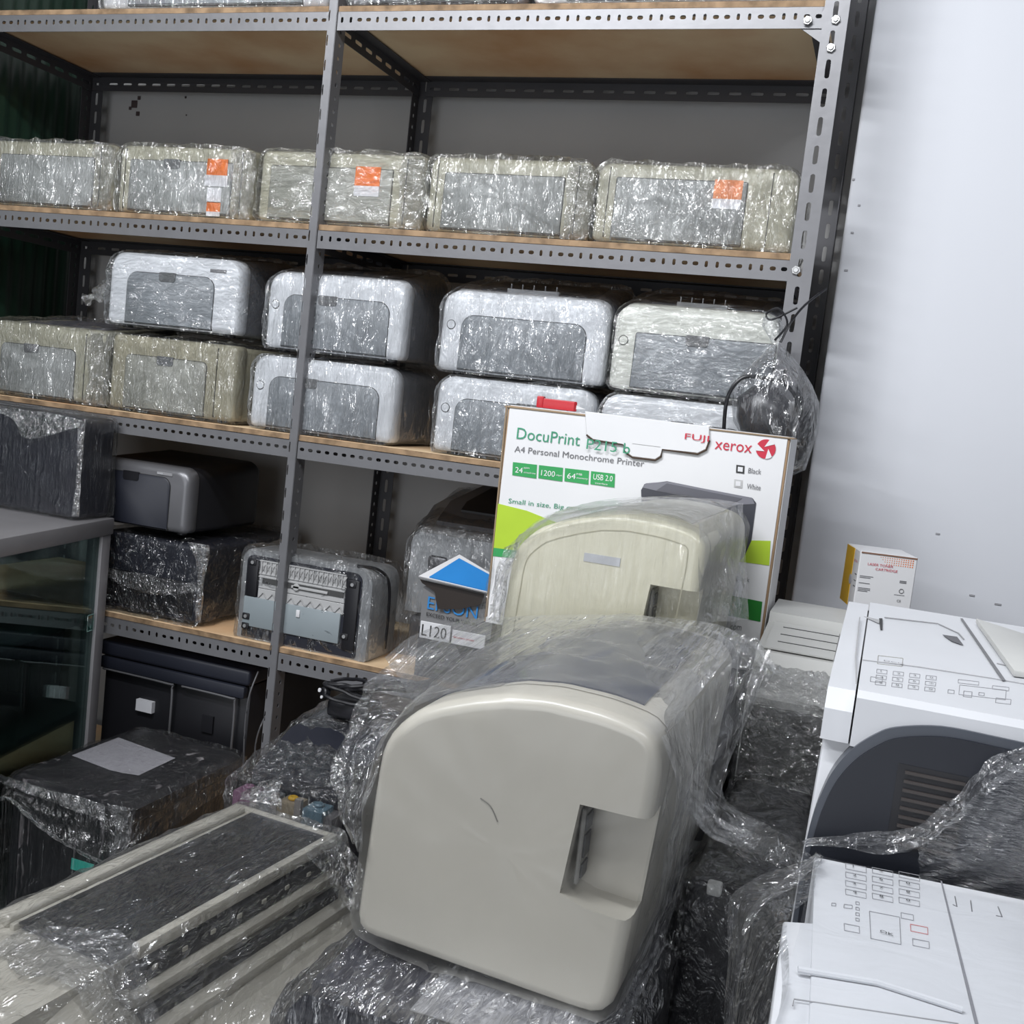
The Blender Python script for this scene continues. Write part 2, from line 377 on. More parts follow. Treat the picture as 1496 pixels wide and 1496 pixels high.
for zi, (z, sh) in enumerate(LEV):
    for x0, x1 in ((-.995, -.001), (.021, 1.001)):
        if zi == 4 or True:
            b = rmk('front_beam', angle_beam(x0, x1, 0 if zi != 99 else 0, z, sh), GREY, solid=.0018)
        rmk('rear_beam', angle_beam(x0, x1, .452, z, lambda i: (.014, .0035, .018), False, pitch=.048), DARKGREY, solid=.0018)
        brd = B(x0+.004 if x0 < -.5 else x0-.012, x1-.002, .0045, .448, z+.0385, z+.0505, bev=.0008, seg=1)
        pb = rmk('shelf_board', brd, PLY)
        eb = B(x0+.006 if x0 < -.5 else x0-.010, x1-.004, .0028, .0052, z+.039, z+.050)
        rmk('board_edge', eb, PLYEDGE)
    for x, s in ((-.995, 1), (.003, 1), (.997, -1)):
        bm = nb(); slot_strip(bm, (x, .004, z-.002), (0, 1, 0), (0, 0, 1), .444, .037, .048, LONG)
        plate(bm, (x, .004, z+.035), (0, 1, 0), (s, 0, 0), .444, .03)
        rmk('cross_beam', bm, DARKGREY, solid=.0018)
def post(x, y, xs, ys, wx, wy, shx, shy, material, px=.05, py=.027):
    bm = nb()
    slot_strip(bm, (x, y, -1.4), (0, 0, 1), (xs, 0, 0), 2.85, wx, px, shx)
    slot_strip(bm, (x, y, -1.4), (0, 0, 1), (0, ys, 0), 2.85, wy, py, shy)
    return rmk('post', bm, material, solid=.002)
# middle front post, right front post, left front post, rear posts
post(.0185, -.003, -1, 1, .0185, .040, lambda i: (.011, .0018, .0165), lambda i: (.0045, .0042, .022), GREY)
post(1.0, -.003, 1, 1, .042, .038, LONG, SMALL, GREY)
post(-1.0, -.003, 1, 1, .036, .038, LONG, SMALL, GREY)
post(.0, .456, 1, -1, .038, .038, LONG, lambda i: (.005, .004, .02), DARKGREY)
post(1.04, .456, -1, -1, .038, .038, LONG, SMALL, DARKGREY)
post(-1.0, .456, 1, -1, .038, .038, LONG, SMALL, DARKGREY)
def bolt(x, y, z):
    bm = nb(); cyl(bm, (x, y, z), (0, -1, 0), .0085, .004, 6, bev=.001); cyl(bm, (x, y-.004, z), (0, -1, 0), .005, .003, 12, bev=.001)
    rmk('bolt', bm, ZINC)
for px, py in [(1180, 30), (1221, 29), (1214, 70), (1163, 395)]:
    c = aY(px, py, -.006); bolt(c.x, -.005, c.z)
# triangular corner plate
c = Vector((1.0, 0, .895)); bm = nb(); prism(bm, [(.96, .002, .898), (1.0, .002, .898), (1.0, .002, .872)], (0, .002, 0)); rmk('corner_plate', bm, GREY)

# ------------------------------------------------------------------ compact printers on the rack
def side_profile_shell(w_, d, h0, h1, r, bot=.006, y0=0, inset=0, rb=.012):
    rings = []
    for y, ins in ((y0, .014), (y0+.003, .006), (y0+.010, .0), (d-.02, .0), (d-.006, .005), (d, .014)):
        h = h0+(h1-h0)*max(0, (y/d))**.8; i2 = ins+inset
        rings.append([(x, y, z) for x, z in rr(-w_/2+i2, w_/2-i2, bot+i2*.5, h-i2, max(r-i2*.4, .003), max(r-i2*.4, .003), rb, rb)])
    return rings
def compact(name, label, X0, X1, Y0, Z0, d=.22, h0=.165, h1=.222, r=.034, body=SIDE, bez=BEZEL, pan=PANEL, panel=(.13, .90, .74),
            pr=.026, notch=.5, button=True, logo=None, tray=True, group=None, film=W_CR, amp=.0045, seed=1, rz=0, seam=None, tail=False,
            guides=False, fingers=None, wrapit=True, sticker=None, cat='printer', wfreq=14, traymat=None, bunch=False):
    if film is W_CR: film = (W_CR, W_CR2, W_CR3)[seed % 3]
    w_ = X1-X0; t = thing(name, label, cat, ((X0+X1)/2, Y0, Z0), rz, group)
    mk('body', loft(nb(), side_profile_shell(w_, d, h0, h1, r)), body, t, 50)
    # front bezel ring
    rings = []
    for y, ins in ((-.004, .012), (-.001, .004), (.006, -.002), (.034, -.003), (.038, 0)):
        h = h0+(h1-h0)*max(0, y/d)
        rings.append([(x, y, z) for x, z in rr(-w_/2+ins, w_/2-ins, .006+max(ins, 0), h-ins+.0005, r-max(ins, 0)*.3, r-max(ins, 0)*.3, .012, .012)])
    mk('front_bezel', loft(nb(), rings), bez, t, 50)
    x0, x1 = -w_/2+w_*panel[0], -w_/2+w_*panel[1]; z1 = h0*panel[2]
    pp = rr(x0, x1, .010, z1, pr, pr, .001, .001)
    g = offset_profile(pp, .0014)
    gb = nb(); loft(gb, [[(x, -.0045, z) for x, z in g], [(x, .002, z) for x, z in g]]); mk('panel_gap', gb, DLINE, t)
    pb = nb(); loft(pb, [[(x, -.0075, z) for x, z in offset_profile(pp, -.002)], [(x, -.006, z) for x, z in pp], [(x, .0, z) for x, z in pp]])
    door = mk('front_panel', pb, pan, t, 50)
    if notch:
        nx = x0+(x1-x0)*notch
        q = rr(nx-.022, nx+.022, z1-.017, z1+.0035, .002, .002, .006, .006)
        mk('handle', loft(nb(), [[(x, -.0088, z) for x, z in q], [(x, -.002, z) for x, z in q]]), BLACK if body is BLACK else mat('notch_grey', (.16, .165, .17), .5), door)
    if button:
        bx = -w_/2+w_*.062; b = nb(); cyl(b, (bx, -.0035, h0*.60), (0, -1, 0), .0085, .0022, 24, bev=.0006)
        mk('button', b, bez, t); b = nb()
        tube(b, [(bx+.0092*math.cos(a*math.pi/12), -.0048, h0*.60+.0092*math.sin(a*math.pi/12)) for a in range(25)], .0006, 5); mk('button_ring', b, DLINE, t)
    if seam:
        for s in seam:
            mk('seam', B(-w_/2+w_*s-.0006, -w_/2+w_*s+.0006, -.0052, .03, .012, h0-.006), DLINE, t)
    if logo:
        lx = -w_/2+w_*logo[0]; lz = h0*logo[1]
        lo = mk('logo_plate', B(lx-.021, lx+.021, -.0062, -.003, lz-.0035, lz+.0035, bev=.0008, seg=1), mat('logo_grey', (.28, .28, .29), .4), t)
        put_text('lettering', 'LaserJet', (lx-.018, -.0063, lz-.002), (1, 0, 0), (0, 0, 1), BEZEL if body != SIDE else INKGREY, lo, height=.0042)
    if tray:
        hz = lambda y: h0+(h1-h0)*(y/d)**.8
        tm = traymat or TRAY
        b = nb(); x0t, x1t = -w_*.36, w_*.36
        loft(b, [[(x0t+.012, .045, hz(.045)+.0005), (x1t-.012, .045, hz(.045)+.0005), (x1t-.012, .045, hz(.045)-.012), (x0t+.012, .045, hz(.045)-.012)],
                 [(x0t, .07, hz(.07)+.0018), (x1t, .07, hz(.07)+.0018), (x1t, .07, hz(.07)-.012), (x0t, .07, hz(.07)-.012)],
                 [(x0t+.01, d-.03, hz(d-.03)+.0018), (x1t-.01, d-.03, hz(d-.03)+.0018), (x1t-.01, d-.03, hz(d-.03)-.012), (x0t+.01, d-.03, hz(d-.03)-.012)]])
        tr = mk('output_tray', b, tm, t)
        if guides:
            b = nb()
            box(b, -w_*.16, w_*.16, .040, .052, hz(.04)-.006, hz(.05)+.004, bev=.001, seg=1)
            for i in range(5): box(b, -w_*.14+i*w_*.07-.0008, -w_*.14+i*w_*.07+.0008, .044, .048, hz(.05)+.003, hz(.05)+.014)
            mk('paper_guide', b, mat('pale_guide', (.45, .46, .48), .4), tr)
    for sx in (-1, 1):
        b = nb(); cyl(b, (sx*w_*.4, .03, -.0005), (0, 0, 1), .012, .012, 14); mk('foot', b, BLACK, t)
    if sticker:
        for (u0, u1, v0, v1, mt) in sticker:
            mk('sticker', B(-w_/2+w_*u0, -w_/2+w_*u1, -.0087, -.0074, h0*v0, h0*v1), mt, t)
    if bunch:
        e = w_/2; b = sheet([(e-.045, -.012, h0+.004), (e-.050, -.017, h0*.7), (e-.040, -.018, h0*.35), (e-.050, -.012, .002)], [(e+.004, .004, h0-.004), (e+.010, -.004, h0*.7), (e+.010, -.006, h0*.35), (e+.004, -.004, .002)], 44, 14, .006, seed, freq=34)
        mk('bunched_film', b, W_LO, t, 60)
    if wrapit:
        prof = rr(-w_/2, w_/2, .004, h0, r, r, .012, .012)
        def bul(q, tt):
            k = max(0., min(1., tt)); z = q.z
            if z > h0*.5: z = z+(h1-h0)*k**.8*(z-h0*.5)/(h0*.5)
            return Vector((q.x, q.y, z))
        wb = wrap(prof, -.005, d, .0045, amp, seed, bulge=bul, freq=wfreq, n=84, m=16)
        mk('plastic_wrap', wb, film, t, 60)
        if tail:
            T = spline([(-w_/2-.004, .03, h0*.70), (-w_/2-.022, .02, h0*.52), (-w_/2-.045, .015, h0*.40), (-w_/2-.058, .01, h0*.36), (-w_/2-.072, .008, h0*.30)], 6)
            R = [.016+.004*math.sin(i*1.7) if i < 14 else .006+.007*(i-14)/10 for i in range(len(T))]
            R[0] = .034; R[1] = .030; R[2] = .026
            b = nb(); tube(b, T, R, 14)
            for v in b.verts: v.co += Vector((noise.noise(v.co*90), noise.noise(v.co*90+Vector((5, 5, 5))), noise.noise(v.co*80+Vector((9, 1, 5)))))*.007
            mk('twisted_film_end', b, W_LO, t, 60)
    return t
G1 = 'white fronted printers on the middle shelf'
compact('laser_printer', 'white printer on top of the olive one, twisted film end at its left', -.530, -.180, .03, .247, d=.25, h1=.198, notch=.47, logo=(.84, .86), panel=(.15, .82, .76), tail=True, button=False, seed=1, group=G1)
compact('laser_printer', 'white printer behind the middle rack post, upper one of its pair', -.103, .226, .03, .229, d=.23, h1=.214, notch=.42, seed=2, group=G1)
compact('laser_printer', 'white printer with dark paper tray, directly above the red cutter knife', .314, .664, .03, .220, d=.23, notch=0, guides=True, seed=3, group=G1, panel=(.13, .89, .73))
compact('laser_printer', 'ivory white printer with dark paper tray, beside the hanging bag', .682, .992, .03, .220, d=.23, notch=.45, guides=True, seed=4, bez=BEZEL2, group=G1, panel=(.14, 1.0, .70), pr=.004)
compact('laser_printer', 'white printer behind the middle rack post, lower one of its pair', -.118, .228, .02, .0535, d=.23, h0=.160, h1=.165, notch=.36, seed=5, group=G1)
compact('laser_printer', 'white printer standing on the shelf, right side hidden by the printer carton', .326, .660, .02, .0535, d=.23, h0=.158, h1=.162, notch=.6, seed=6, group=G1)
compact('laser_printer', 'white printer behind the carton with only its glossy top edge showing', .678, .990, .02, .0535, d=.23, h0=.158, h1=.162, seed=7, button=False, group=G1, amp=.007)
G2 = 'beige printers on the lower shelf at left'
compact('laser_printer', 'beige grey printer at the left edge, standing beside the olive printer', -.862, -.515, .025, .0535, d=.26, h0=.172, h1=.205, bunch=True, r=.010, body=BEIGE, bez=BEIGE, pan=BPANEL, panel=(.10, .74, .73), pr=.016, notch=.42, button=False, seed=8, seam=(.82,), traymat=mat('grey_top', (.13, .13, .15), .5), group=G2, amp=.006)
compact('laser_printer', 'olive beige printer with crumpled film, underneath a white printer', -.505, -.168, .025, .0535, d=.26, h0=.172, h1=.176, r=.012, body=BEIGED, bez=BEIGED, pan=BPANEL2, panel=(.13, .78, .76), pr=.012, notch=.5, button=False, seed=9, seam=(.86,), tray=False, group=G2, amp=.007)
G3 = 'beige printers in film on the upper shelf'
cm = dict(d=.24, h0=.152, h1=.158, button=False, tray=False, group=G3)
compact('laser_printer', 'beige printer in film at the far left of the upper shelf', -.905, -.545, .03, .5015, bunch=True, r=.014, body=OFFW, bez=BEIGE, pan=BPANEL, panel=(.1, .86, .80), pr=.004, notch=0, seed=11, amp=.007, seam=(.91,), **cm)
compact('laser_printer', 'beige printer with a tall orange and white label strip', -.525, -.172, .03, .5015, bunch=True, r=.020, body=BEIGE, bez=BEIGE, pan=BPANEL, panel=(.09, .86, .80), pr=.004, notch=.42, seed=12, amp=.006, seam=(.05, .93),
        sticker=[(.68, .83, .62, .85, ORANGE), (.67, .84, .46, .62, LABELW), (.695, .80, .23, .44, LABELW), (.70, .80, .10, .24, ORANGE), (.70, .80, .035, .10, LABELW)], **cm)
compact('laser_printer', 'khaki beige printer with orange sticker, crossed by the middle rack post', -.150, .240, .03, .5015, bunch=True, r=.016, body=BEIGE, bez=BEIGE, pan=BPANEL2, panel=(.07, .82, .80), pr=.003, notch=0, seed=13, amp=.008, seam=(.90,),
        sticker=[(.60, .75, .57, .83, ORANGE), (.60, .75, .43, .57, LABELW)], **cm)
compact('laser_printer', 'beige printer without sticker, second from the right on the upper shelf', .254, .600, .03, .5015, bunch=True, r=.022, body=BEIGE, bez=BEIGE, pan=BPANEL, panel=(.10, .84, .80), pr=.004, notch=0, seed=14, amp=.008, seam=(.05, .92), **cm)
compact('laser_printer', 'beige printer with faded orange sticker next to the right rack post', .612, .992, .03, .5015, r=.026, body=BEIGED, bez=BEIGE, pan=BPANEL, panel=(.10, .76, .83), pr=.003, notch=0, seed=15, amp=.007, seam=(.06, .88),
        sticker=[(.60, .74, .62, .85, mat('faded_orange', (.75, .27, .10), .5)), (.60, .74, .50, .62, LABELW)], **cm)
# top of the rack: only the undersides show
G4 = 'wrapped printers on the very top of the rack'
for (a, b, l, bd) in ((-.60, -.02, 'wide white wrapped printer on the rack top, left of the middle post', WHITE), (.03, .42, 'dark based wrapped printer on the rack top, right of the middle post', SIDE), (.44, .97, 'wide white wrapped printer on the rack top at the right end', WHITE)):
    compact('laser_printer', l, a, b, .02, .9475, d=.30, h0=.20, h1=.23, r=.02, body=bd, bez=bd, pan=PANEL, seed=int(20+a*10), button=False, notch=.5, group=G4, amp=.006)
# dark printer over the dark wrapped box
compact('laser_printer', 'dark printer with gunmetal frame and navy door, on the wrapped box', -.555, -.262, .02, -.2145, d=.30, h0=.150, h1=.168, r=.03, body=BLACK, bez=GUN, pan=NAVY, panel=(.16, .84, .86), pr=.022, notch=.46, logo=(.78, .915), button=False, tray=False, wrapit=False)
t = thing('wrapped_printer', 'black film-wrapped printer block under the dark navy printer', 'printer', (-.345, .02, -.4165))
mk('body', B(-.150, .140, 0, .40, .006, .186, bev=.012, seg=3), NAVY, t)
mk('front_door', B(-.13, .12, -.003, .004, .02, .10, bev=.003), BLACK, t)
mk('plastic_wrap', wrap(rr(-.150, .140, .003, .186, .012, .012, .008, .008), -.003, .40, .005, .008, 31, n=90, m=22, freq=12), W_DK, t, 60)
b = sheet([(-.155, -.012, .115), (-.08, -.014, .10), (0, -.014, .105), (.09, -.013, .098), (.147, -.010, .12)], [(-.155, -.010, .085), (-.09, -.013, .072), (0, -.013, .06), (.08, -.013, .07), (.146, -.010, .09)], 60, 6, .004, 3)
mk('torn_film_edge', b, W_LO, t, 60)
b = sheet([(.10, -.012, .195), (.125, -.013, .16), (.135, -.013, .10), (.138, -.012, .02)], [(.155, -.004, .195), (.155, -.004, .16), (.150, -.006, .10), (.152, -.006, .015)], 50, 8, .005, 5)
mk('corner_film', b, W_LO, t, 60)

# silver printer lying with its underside to the front
t = thing('upturned_printer', 'silver printer turned so its ribbed grey underside faces out', 'printer', (.06, .02, -.4165))
q = rr(-.165, .163, 0, .202, .022, .035, .004, .004)
mk('body', loft(nb(), [[(x*.985, -.0, z*.985) for x, z in q], [(x, .006, z) for x, z in q], [(x, .10, z) for x, z in q], [(x*.97, .14, z*.97) for x, z in q]]), SILVER, t, 50)
q2 = rr(-.150, .137, .004, .190, .015, .02, .002, .002)
mk('underside_frame', loft(nb(), [[(x, -.003, z) for x, z in q2], [(x, .004, z) for x, z in q2]]), NAVY, t)
RIB = mat('ribbed_grey_plastic', (.44, .44, .44), .5); BLU = mat('blue_grey_plate', (.27, .31, .33), .45)
rb = nb(); box(rb, -.115, .100, -.006, 0, .120, .183, bev=.001, seg=1)
random.seed(2)
for i in range(18):
    x = -.110+i*.0118
    box(rb, x, x+.0022, -.010, -.005, .153, .180)
    tube(rb, [(x, -.007, .155), (x+.0059, -.0085, .166), (x+.0118, -.007, .155)], .0011, 5)
    tube(rb, [(x, -.007, .178), (x+.0059, -.0085, .167), (x+.0118, -.007, .178)], .0011, 5)
for z in (.152, .145, .181): box(rb, -.115, .100, -.0085, -.005, z, z+.002)
under = mk('ribbed_plate', rb, RIB, t)
mk('slot_recess', B(-.105, .098, -.0075, -.004, .132, .143), DPUT, under)
mk('slide_bar', B(-.03, .06, -.011, -.006, .134, .140, bev=.001), RIB, under); b = nb(); cyl(b, (-.018, -.006, .137), (0, -1, 0), .008, .005, 16, bev=.001); mk('pivot', b, RIB, under)
rb = nb(); box(rb, -.115, .100, -.006, 0, .095, .119, bev=.001, seg=1)
for i in range(9): tube(rb, [(-.112+i*.024, -.007, .098), (-.10+i*.024, -.0085, .112), (-.09+i*.024, -.007, .098)], .0012, 5)
mk('ribbed_plate', rb, RIB, t)
mk('base_plate', B(-.148, .095, -.008, 0, .030, .097, bev=.002), BLU, t)
mk('latch', B(-.012, -.003, -.011, -.006, .072, .088, bev=.001), LABELW, t)
for x0, x1, z0, z1 in ((-.146, -.118, .098, .180), (.103, .134, .020, .175)): mk('side_rail', B(x0, x1, -.009, 0, z0, z1, bev=.003), BLACK, t)
for x, z in ((-.132, .175), (.118, .165), (-.138, .052), (-.138, .03), (.110, .05)):
    b = nb(); box(b, x-.009, x+.009, -.011, -.006, z-.007, z+.007, bev=.002); c = mk('screw_block', b, BLACK, t); b = nb(); cyl(b, (x, -.011, z), (0, -1, 0), .004, .0015, 12); mk('screw', b, ZINC, c)
b = nb(); tube(b, spline([(.12, .0, .206), (.155, .03, .200), (.170, .06, .17), (.172, .07, .10), (.172, .07, .02)], 6), .0035, 6); mk('power_cord', b, BLACK, t)
mk('plastic_wrap', wrap(rr(-.165, .163, .002, .202, .022, .035, .004, .004), .004, .14, .005, .006, 33, n=90, m=14), W_CR, t, 60)
# pedestal printer and silver printer behind the ink printer carton
t = thing('silver_printer', 'silver printer with dark sloping lid, behind the carton with blue flap', 'printer', (.345, .15, -.4165))
mk('lower_unit', B(-.09, .12, .0, .25, .002, .092, bev=.01, seg=3), GUN, t)
q = [(-.105, .10), (-.105, .26), (-.10, .275), (-.085, .285), (.14, .285), (.14, .10)]
mk('body', loft(nb(), [[(x*.97, 0, .003+z*.98) for x, z in q], [(x, .008, z) for x, z in q], [(x, .10, z+(.06 if z > .2 else 0)) for x, z in q], [(x, .24, z+(.085 if z > .2 else 0)) for x, z in q]]), SILVER, t, 50)
b = nb(); loft(b, [[(-.06, .03, .309), (.12, .03, .309), (.12, .03, .28), (-.06, .03, .28)], [(-.06, .10, .350), (.12, .10, .350), (.12, .10, .30), (-.06, .10, .30)], [(-.03, .22, .385), (.12, .22, .385), (.12, .22, .3), (-.03, .22, .3)]]); lid = mk('lid', b, GUN, t)
b = nb(); loft(b, [[(-.02, .07, .337), (.11, .07, .337), (.11, .07, .30), (-.02, .07, .30)], [(-.02, .10, .354), (.11, .10, .354), (.11, .10, .30), (-.02, .10, .30)], [(0, .20, .384), (.11, .20, .384), (.11, .20, .3), (0, .2, .3)]]); mk('lid_window', b, BLACK, lid)
b = nb(); box(b, -.055, -.01, -.003, .002, .205, .235, bev=.008, seg=3); mk('display', b, GUN, t)
mk('plastic_wrap', wrap([(-.105, .002), (.14, .002), (.14, .285), (-.085, .285), (-.105, .26)], 0, .24, .005, .006, 35, n=80, m=14, bulge=lambda q, k: Vector((q.x, q.y, q.z+(.085*k**.7 if q.z > .2 else 0)))), W_CR, t, 60)

# ink tank printer carton with a lifted flap, on the lower shelf
t = thing('printer_carton', 'grey and black inkjet printer carton with blue flap folded open', 'box', (.345, .002, -.4165))
bb = mk('carton', B(.0, .16, .004, .13, 0, .190), mat('grey_card', (.20, .20, .205), .5), t)
mk('dark_graphic', B(.0, .16, .002, .0045, .0, .105), mat('black_card', (.02, .02, .022), .45), bb)
b = nb(); prism(b, [(-.004, -.02, .214), (.16, -.02, .205), (.16, .02, .23), (.05, .06, .26)], (0, .002, -.003)); fl = mk('open_flap', b, CARDW, t)
b = nb(); prism(b, [(.02, -.0185, .2145), (.155, -.018, .2065), (.155, .016, .2285), (.055, .048, .252)], (0, -.0004, .002)); mk('flap_print', b, INKBLUE, fl)
b = nb(); prism(b, [(-.006, -.006, .205), (.16, -.006, .196), (.16, -.006, .186), (.09, -.006, .158), (.04, -.006, .150), (.03, -.006, .185), (.0, -.006, .198)], (0, .003, 0)); mk('inner_flap', b, mat('brown_black_card', (.03, .022, .018), .45), t)
ik = mat('brand_blue', (.03, .24, .6), .5)
put_text('lettering', 'EPSON', (.014, .0015, .145), (1, 0, -.03), (0, 0, 1), ik, bb, height=.027)
put_text('lettering', 'EXCEED YOUR VISION', (.014, .0015, .130), (1, 0, -.03), (0, 0, 1), INKK, bb, height=.008)
mk('model_plate', B(.003, .072, .0, .003, .082, .118, bev=.001, seg=1), LABELW, bb)
put_text('lettering', 'L120', (.008, -.0001, .088), (1, 0, 0), (0, 0, 1), INKK, bb, width=.056, height=.024, pop=.001)
mk('model_plate', B(.076, .150, .0, .003, .082, .112, bev=.001, seg=1), LABELW, bb)
put_text('lettering', 'document printer', (.080, -.0001, .094), (1, 0, 0), (0, 0, 1), INKRED, bb, height=.006, pop=.001)

# ------------------------------------------------------------------ dark office machine on the bottom shelf
t = thing('office_machine', 'black boxy office machine on the lowest rack shelf', 'machine', (-.235, .03, -.8795))
mk('body', B(-.235, .17, .01, .38, .004, .35, bev=.006), BLACK, t)
mk('lid', B(-.24, .175, -.01, .38, .352, .389, bev=.008, seg=3), NAVY, t)
mk('front_bar', B(-.235, .165, -.012, .01, .322, .350, bev=.004), NAVY, t)
for x0, x1 in ((-.22, -.03), (.0, .14)):
    b = nb(); tube(b, spline([(x0, -.006, .318), (x0+.01, -.008, .320), (x1-.012, -.008, .318), (x1, -.006, .308), (x1, -.004, .20)], 5), .0028, 8); mk('rail', b, GUN, t)
mk('label_sticker', B(-.13, -.085, -.002, .011, .235, .262), PAPER, t)
mk('grille', B(.05, .08, .004, .0105, .22, .26), BLACK, t)
b = nb(); tube(b, spline([(.19, .0, .39), (.178, -.01, .33), (.175, -.01, .25), (.182, -.01, .15)], 6), .002, 6); mk('cable', b, GUN, t)
b = nb(); tube(b, spline([(.215, .02, .30), (.210, -.0, .27), (.20, -.0, .22), (.205, -.0, .15)], 6), .002, 6); mk('cable', b, GUN, t)

# ------------------------------------------------------------------ aluminium and glass display cabinet at left
CY = math.radians(11.5)
t = thing('display_cabinet', 'aluminium framed glass display cabinet at the left edge', 'cabinet', (-.448, -.03, -1.4), CY)
H = 1.208; D_ = .62; WW = .32   # local: x to the left (negative), y towards the camera (negative)
fr = nb(); box(fr, -WW, .02, -D_, .012, H-.038, H, bev=.003); topf = mk('top_frame', fr, ALU, t)
mk('corner_post', B(-.022, .016, -.028, .010, 0, H-.038, bev=.003), ALU, t)
mk('corner_post', B(-.022, .016, -D_, -D_+.04, 0, H-.038, bev=.003), ALU, t)
mk('corner_post', B(-WW, -WW+.03, -.02, .010, 0, H-.038, bev=.003), ALU, t)
mk('corner_post', B(-WW, -WW+.03, -D_, -D_+.03, 0, H-.038, bev=.003), ALU, t)
for z in (.97, .745, .45):
    s = mk('shelf', B(-WW+.005, .0, -D_+.01, .0, z, z+.022, bev=.002), mat('cabinet_shelf', (.17, .19, .19), .4, .2), t)
mk('base', B(-WW, .016, -D_, .01, .0, .08, bev=.003), ALU, t)
mk('back_panel', B(-WW, -WW+.004, -D_, .0, .08, H-.04), mat('dark_back', (.03, .035, .035), .5), t)
door = mk('sliding_glass', B(.004, .008, -D_+.03, -.028, .08, H-.038), glassmat('tinted_glass', (.62, .74, .72), .04), t)
b = nb(); box(b, .008, .013, -.062, -.040, .955, .99, bev=.0015); mk('glass_pull', b, glassmat('edge_glass', (.5, .8, .75), .3), door)
b = nb(); tube(b, [(.0135, -.063, .954), (.0135, -.063, .991), (.0135, -.039, .991), (.0135, -.039, .954), (.0135, -.063, .954)], .0008, 5); mk('pull_edge', b, mat('green_glass_edge', (.35, .6, .55), .2), door)
# things in the cabinet
for (y, z, wy, hz, m_) in ((-.40, .4725, .14, .16, BLACK), (-.20, .4725, .12, .15, DARKGREY), (-.38, .7675, .16, .09, NAVY)):
    o = mk('toner_unit', B(-.20, -.04, y-wy/2, y+wy/2, z+.0, z+hz, bev=.01, seg=2), m_)
    o.location = t.location; o.rotation_euler = t.rotation_euler
    o['category'] = 'cartridge'
    o['label'] = {(-.40): 'black upright unit behind the cabinet glass, nearest on the lowest shelf', (-.20): 'dark grey upright unit behind the cabinet glass, farther along the lowest shelf', (-.38): 'low dark unit lying on the middle shelf of the glass cabinet'}[y]
# black wrapped box on the cabinet
t = thing('wrapped_carton', 'tall black film-wrapped block standing on the glass cabinet', 'box', (-.575, -.135, -.1915), math.radians(1))
mk('block', B(-.20, .135, .0, .115, .002, .225, bev=.012, seg=3), NAVY, t)
mk('plastic_wrap', wrap(rr(-.20, .135, .002, .225, .012, .012, .01, .01), .0, .115, .004, .006, 41, n=100, m=14, freq=11), W_VS, t, 60)
b = sheet([(-.20, -.010, .235), (-.12, -.010, .233), (-.02, -.010, .228), (.06, -.010, .228), (.138, -.006, .222)], [(-.20, -.012, .222), (-.14, -.012, .214), (-.05, -.012, .208), (.0, -.012, .165), (.138, -.010, .206)], 60, 8, .004, 8)
mk('film_fold', b, W_LO, t, 60)
b = sheet([(.132, -.008, .22), (.136, -.008, .15), (.136, -.008, .08), (.134, -.008, .01)], [(.144, .0, .22), (.144, .0, .15), (.144, .0, .08), (.146, .0, .01)], 40, 5, .003, 9)
mk('film_fold', b, W_LO, t, 60)

# ------------------------------------------------------------------ work table and the cartons that carry the front pile
TZ = -.66
t = thing('work_table', 'low work table under the pile of wrapped printers', 'table', (0, 0, -1.4))
mk('table_top', B(.13, 1.75, -1.55, -.10, .70, .739, bev=.004), DARKGREY, t)
for x in (.18, 1.70):
    for y in (-1.50, -.15): mk('leg', B(x-.02, x+.02, y-.02, y+.02, 0, .70), GREY, t)
def carton(label, x0, x1, y0, y1, z0, z1):
    t = thing('cardboard_carton', label, 'box', ((x0+x1)/2, (y0+y1)/2, z0))
    w2, d2 = (x1-x0)/2, (y1-y0)/2
    mk('carton', B(-w2, w2, -d2, d2, 0, z1-z0-.001, bev=.003), mat('dark_card', (.035, .035, .038), .7), t)
    mk('tape', B(-.025, .025, -d2-.001, -d2+.01, .0, z1-z0-.002), mat('dark_tape', (.05, .05, .05), .25), t)
carton('dark grey carton under the cream printer and the white printer carton', .80, 1.055, -.715, -.14, TZ, -.2135)
carton('dark grey carton under the large white multifunction printer', 1.215, 1.70, -1.08, -.62, TZ, -.420)
carton('dark grey carton under the bagged white printer at the lower right', 1.235, 1.70, -1.52, -1.14, TZ, -.400)
carton('dark grey carton under the beige slotted printer', 1.075, 1.20, -.60, -.16, TZ, -.425)
carton('dark grey carton under the black wrapped printer in front', .84, 1.04, -1.25, -.76, TZ, -.491)
t = thing('wooden_crate', 'wooden crate under the black wrapped printer at the left', 'crate', (-.15, -.245, -1.4))
for x in (-.13, .13):
    for y in (-.17, .17): mk('corner_block', B(x-.02, x+.02, y-.02, y+.02, 0, .455), mat('dark_crate_wood', (.05, .04, .035), .7), t)
mk('top_board', B(-.15, .15, -.19, .19, .455, .468), MATS['dark_crate_wood'], t)

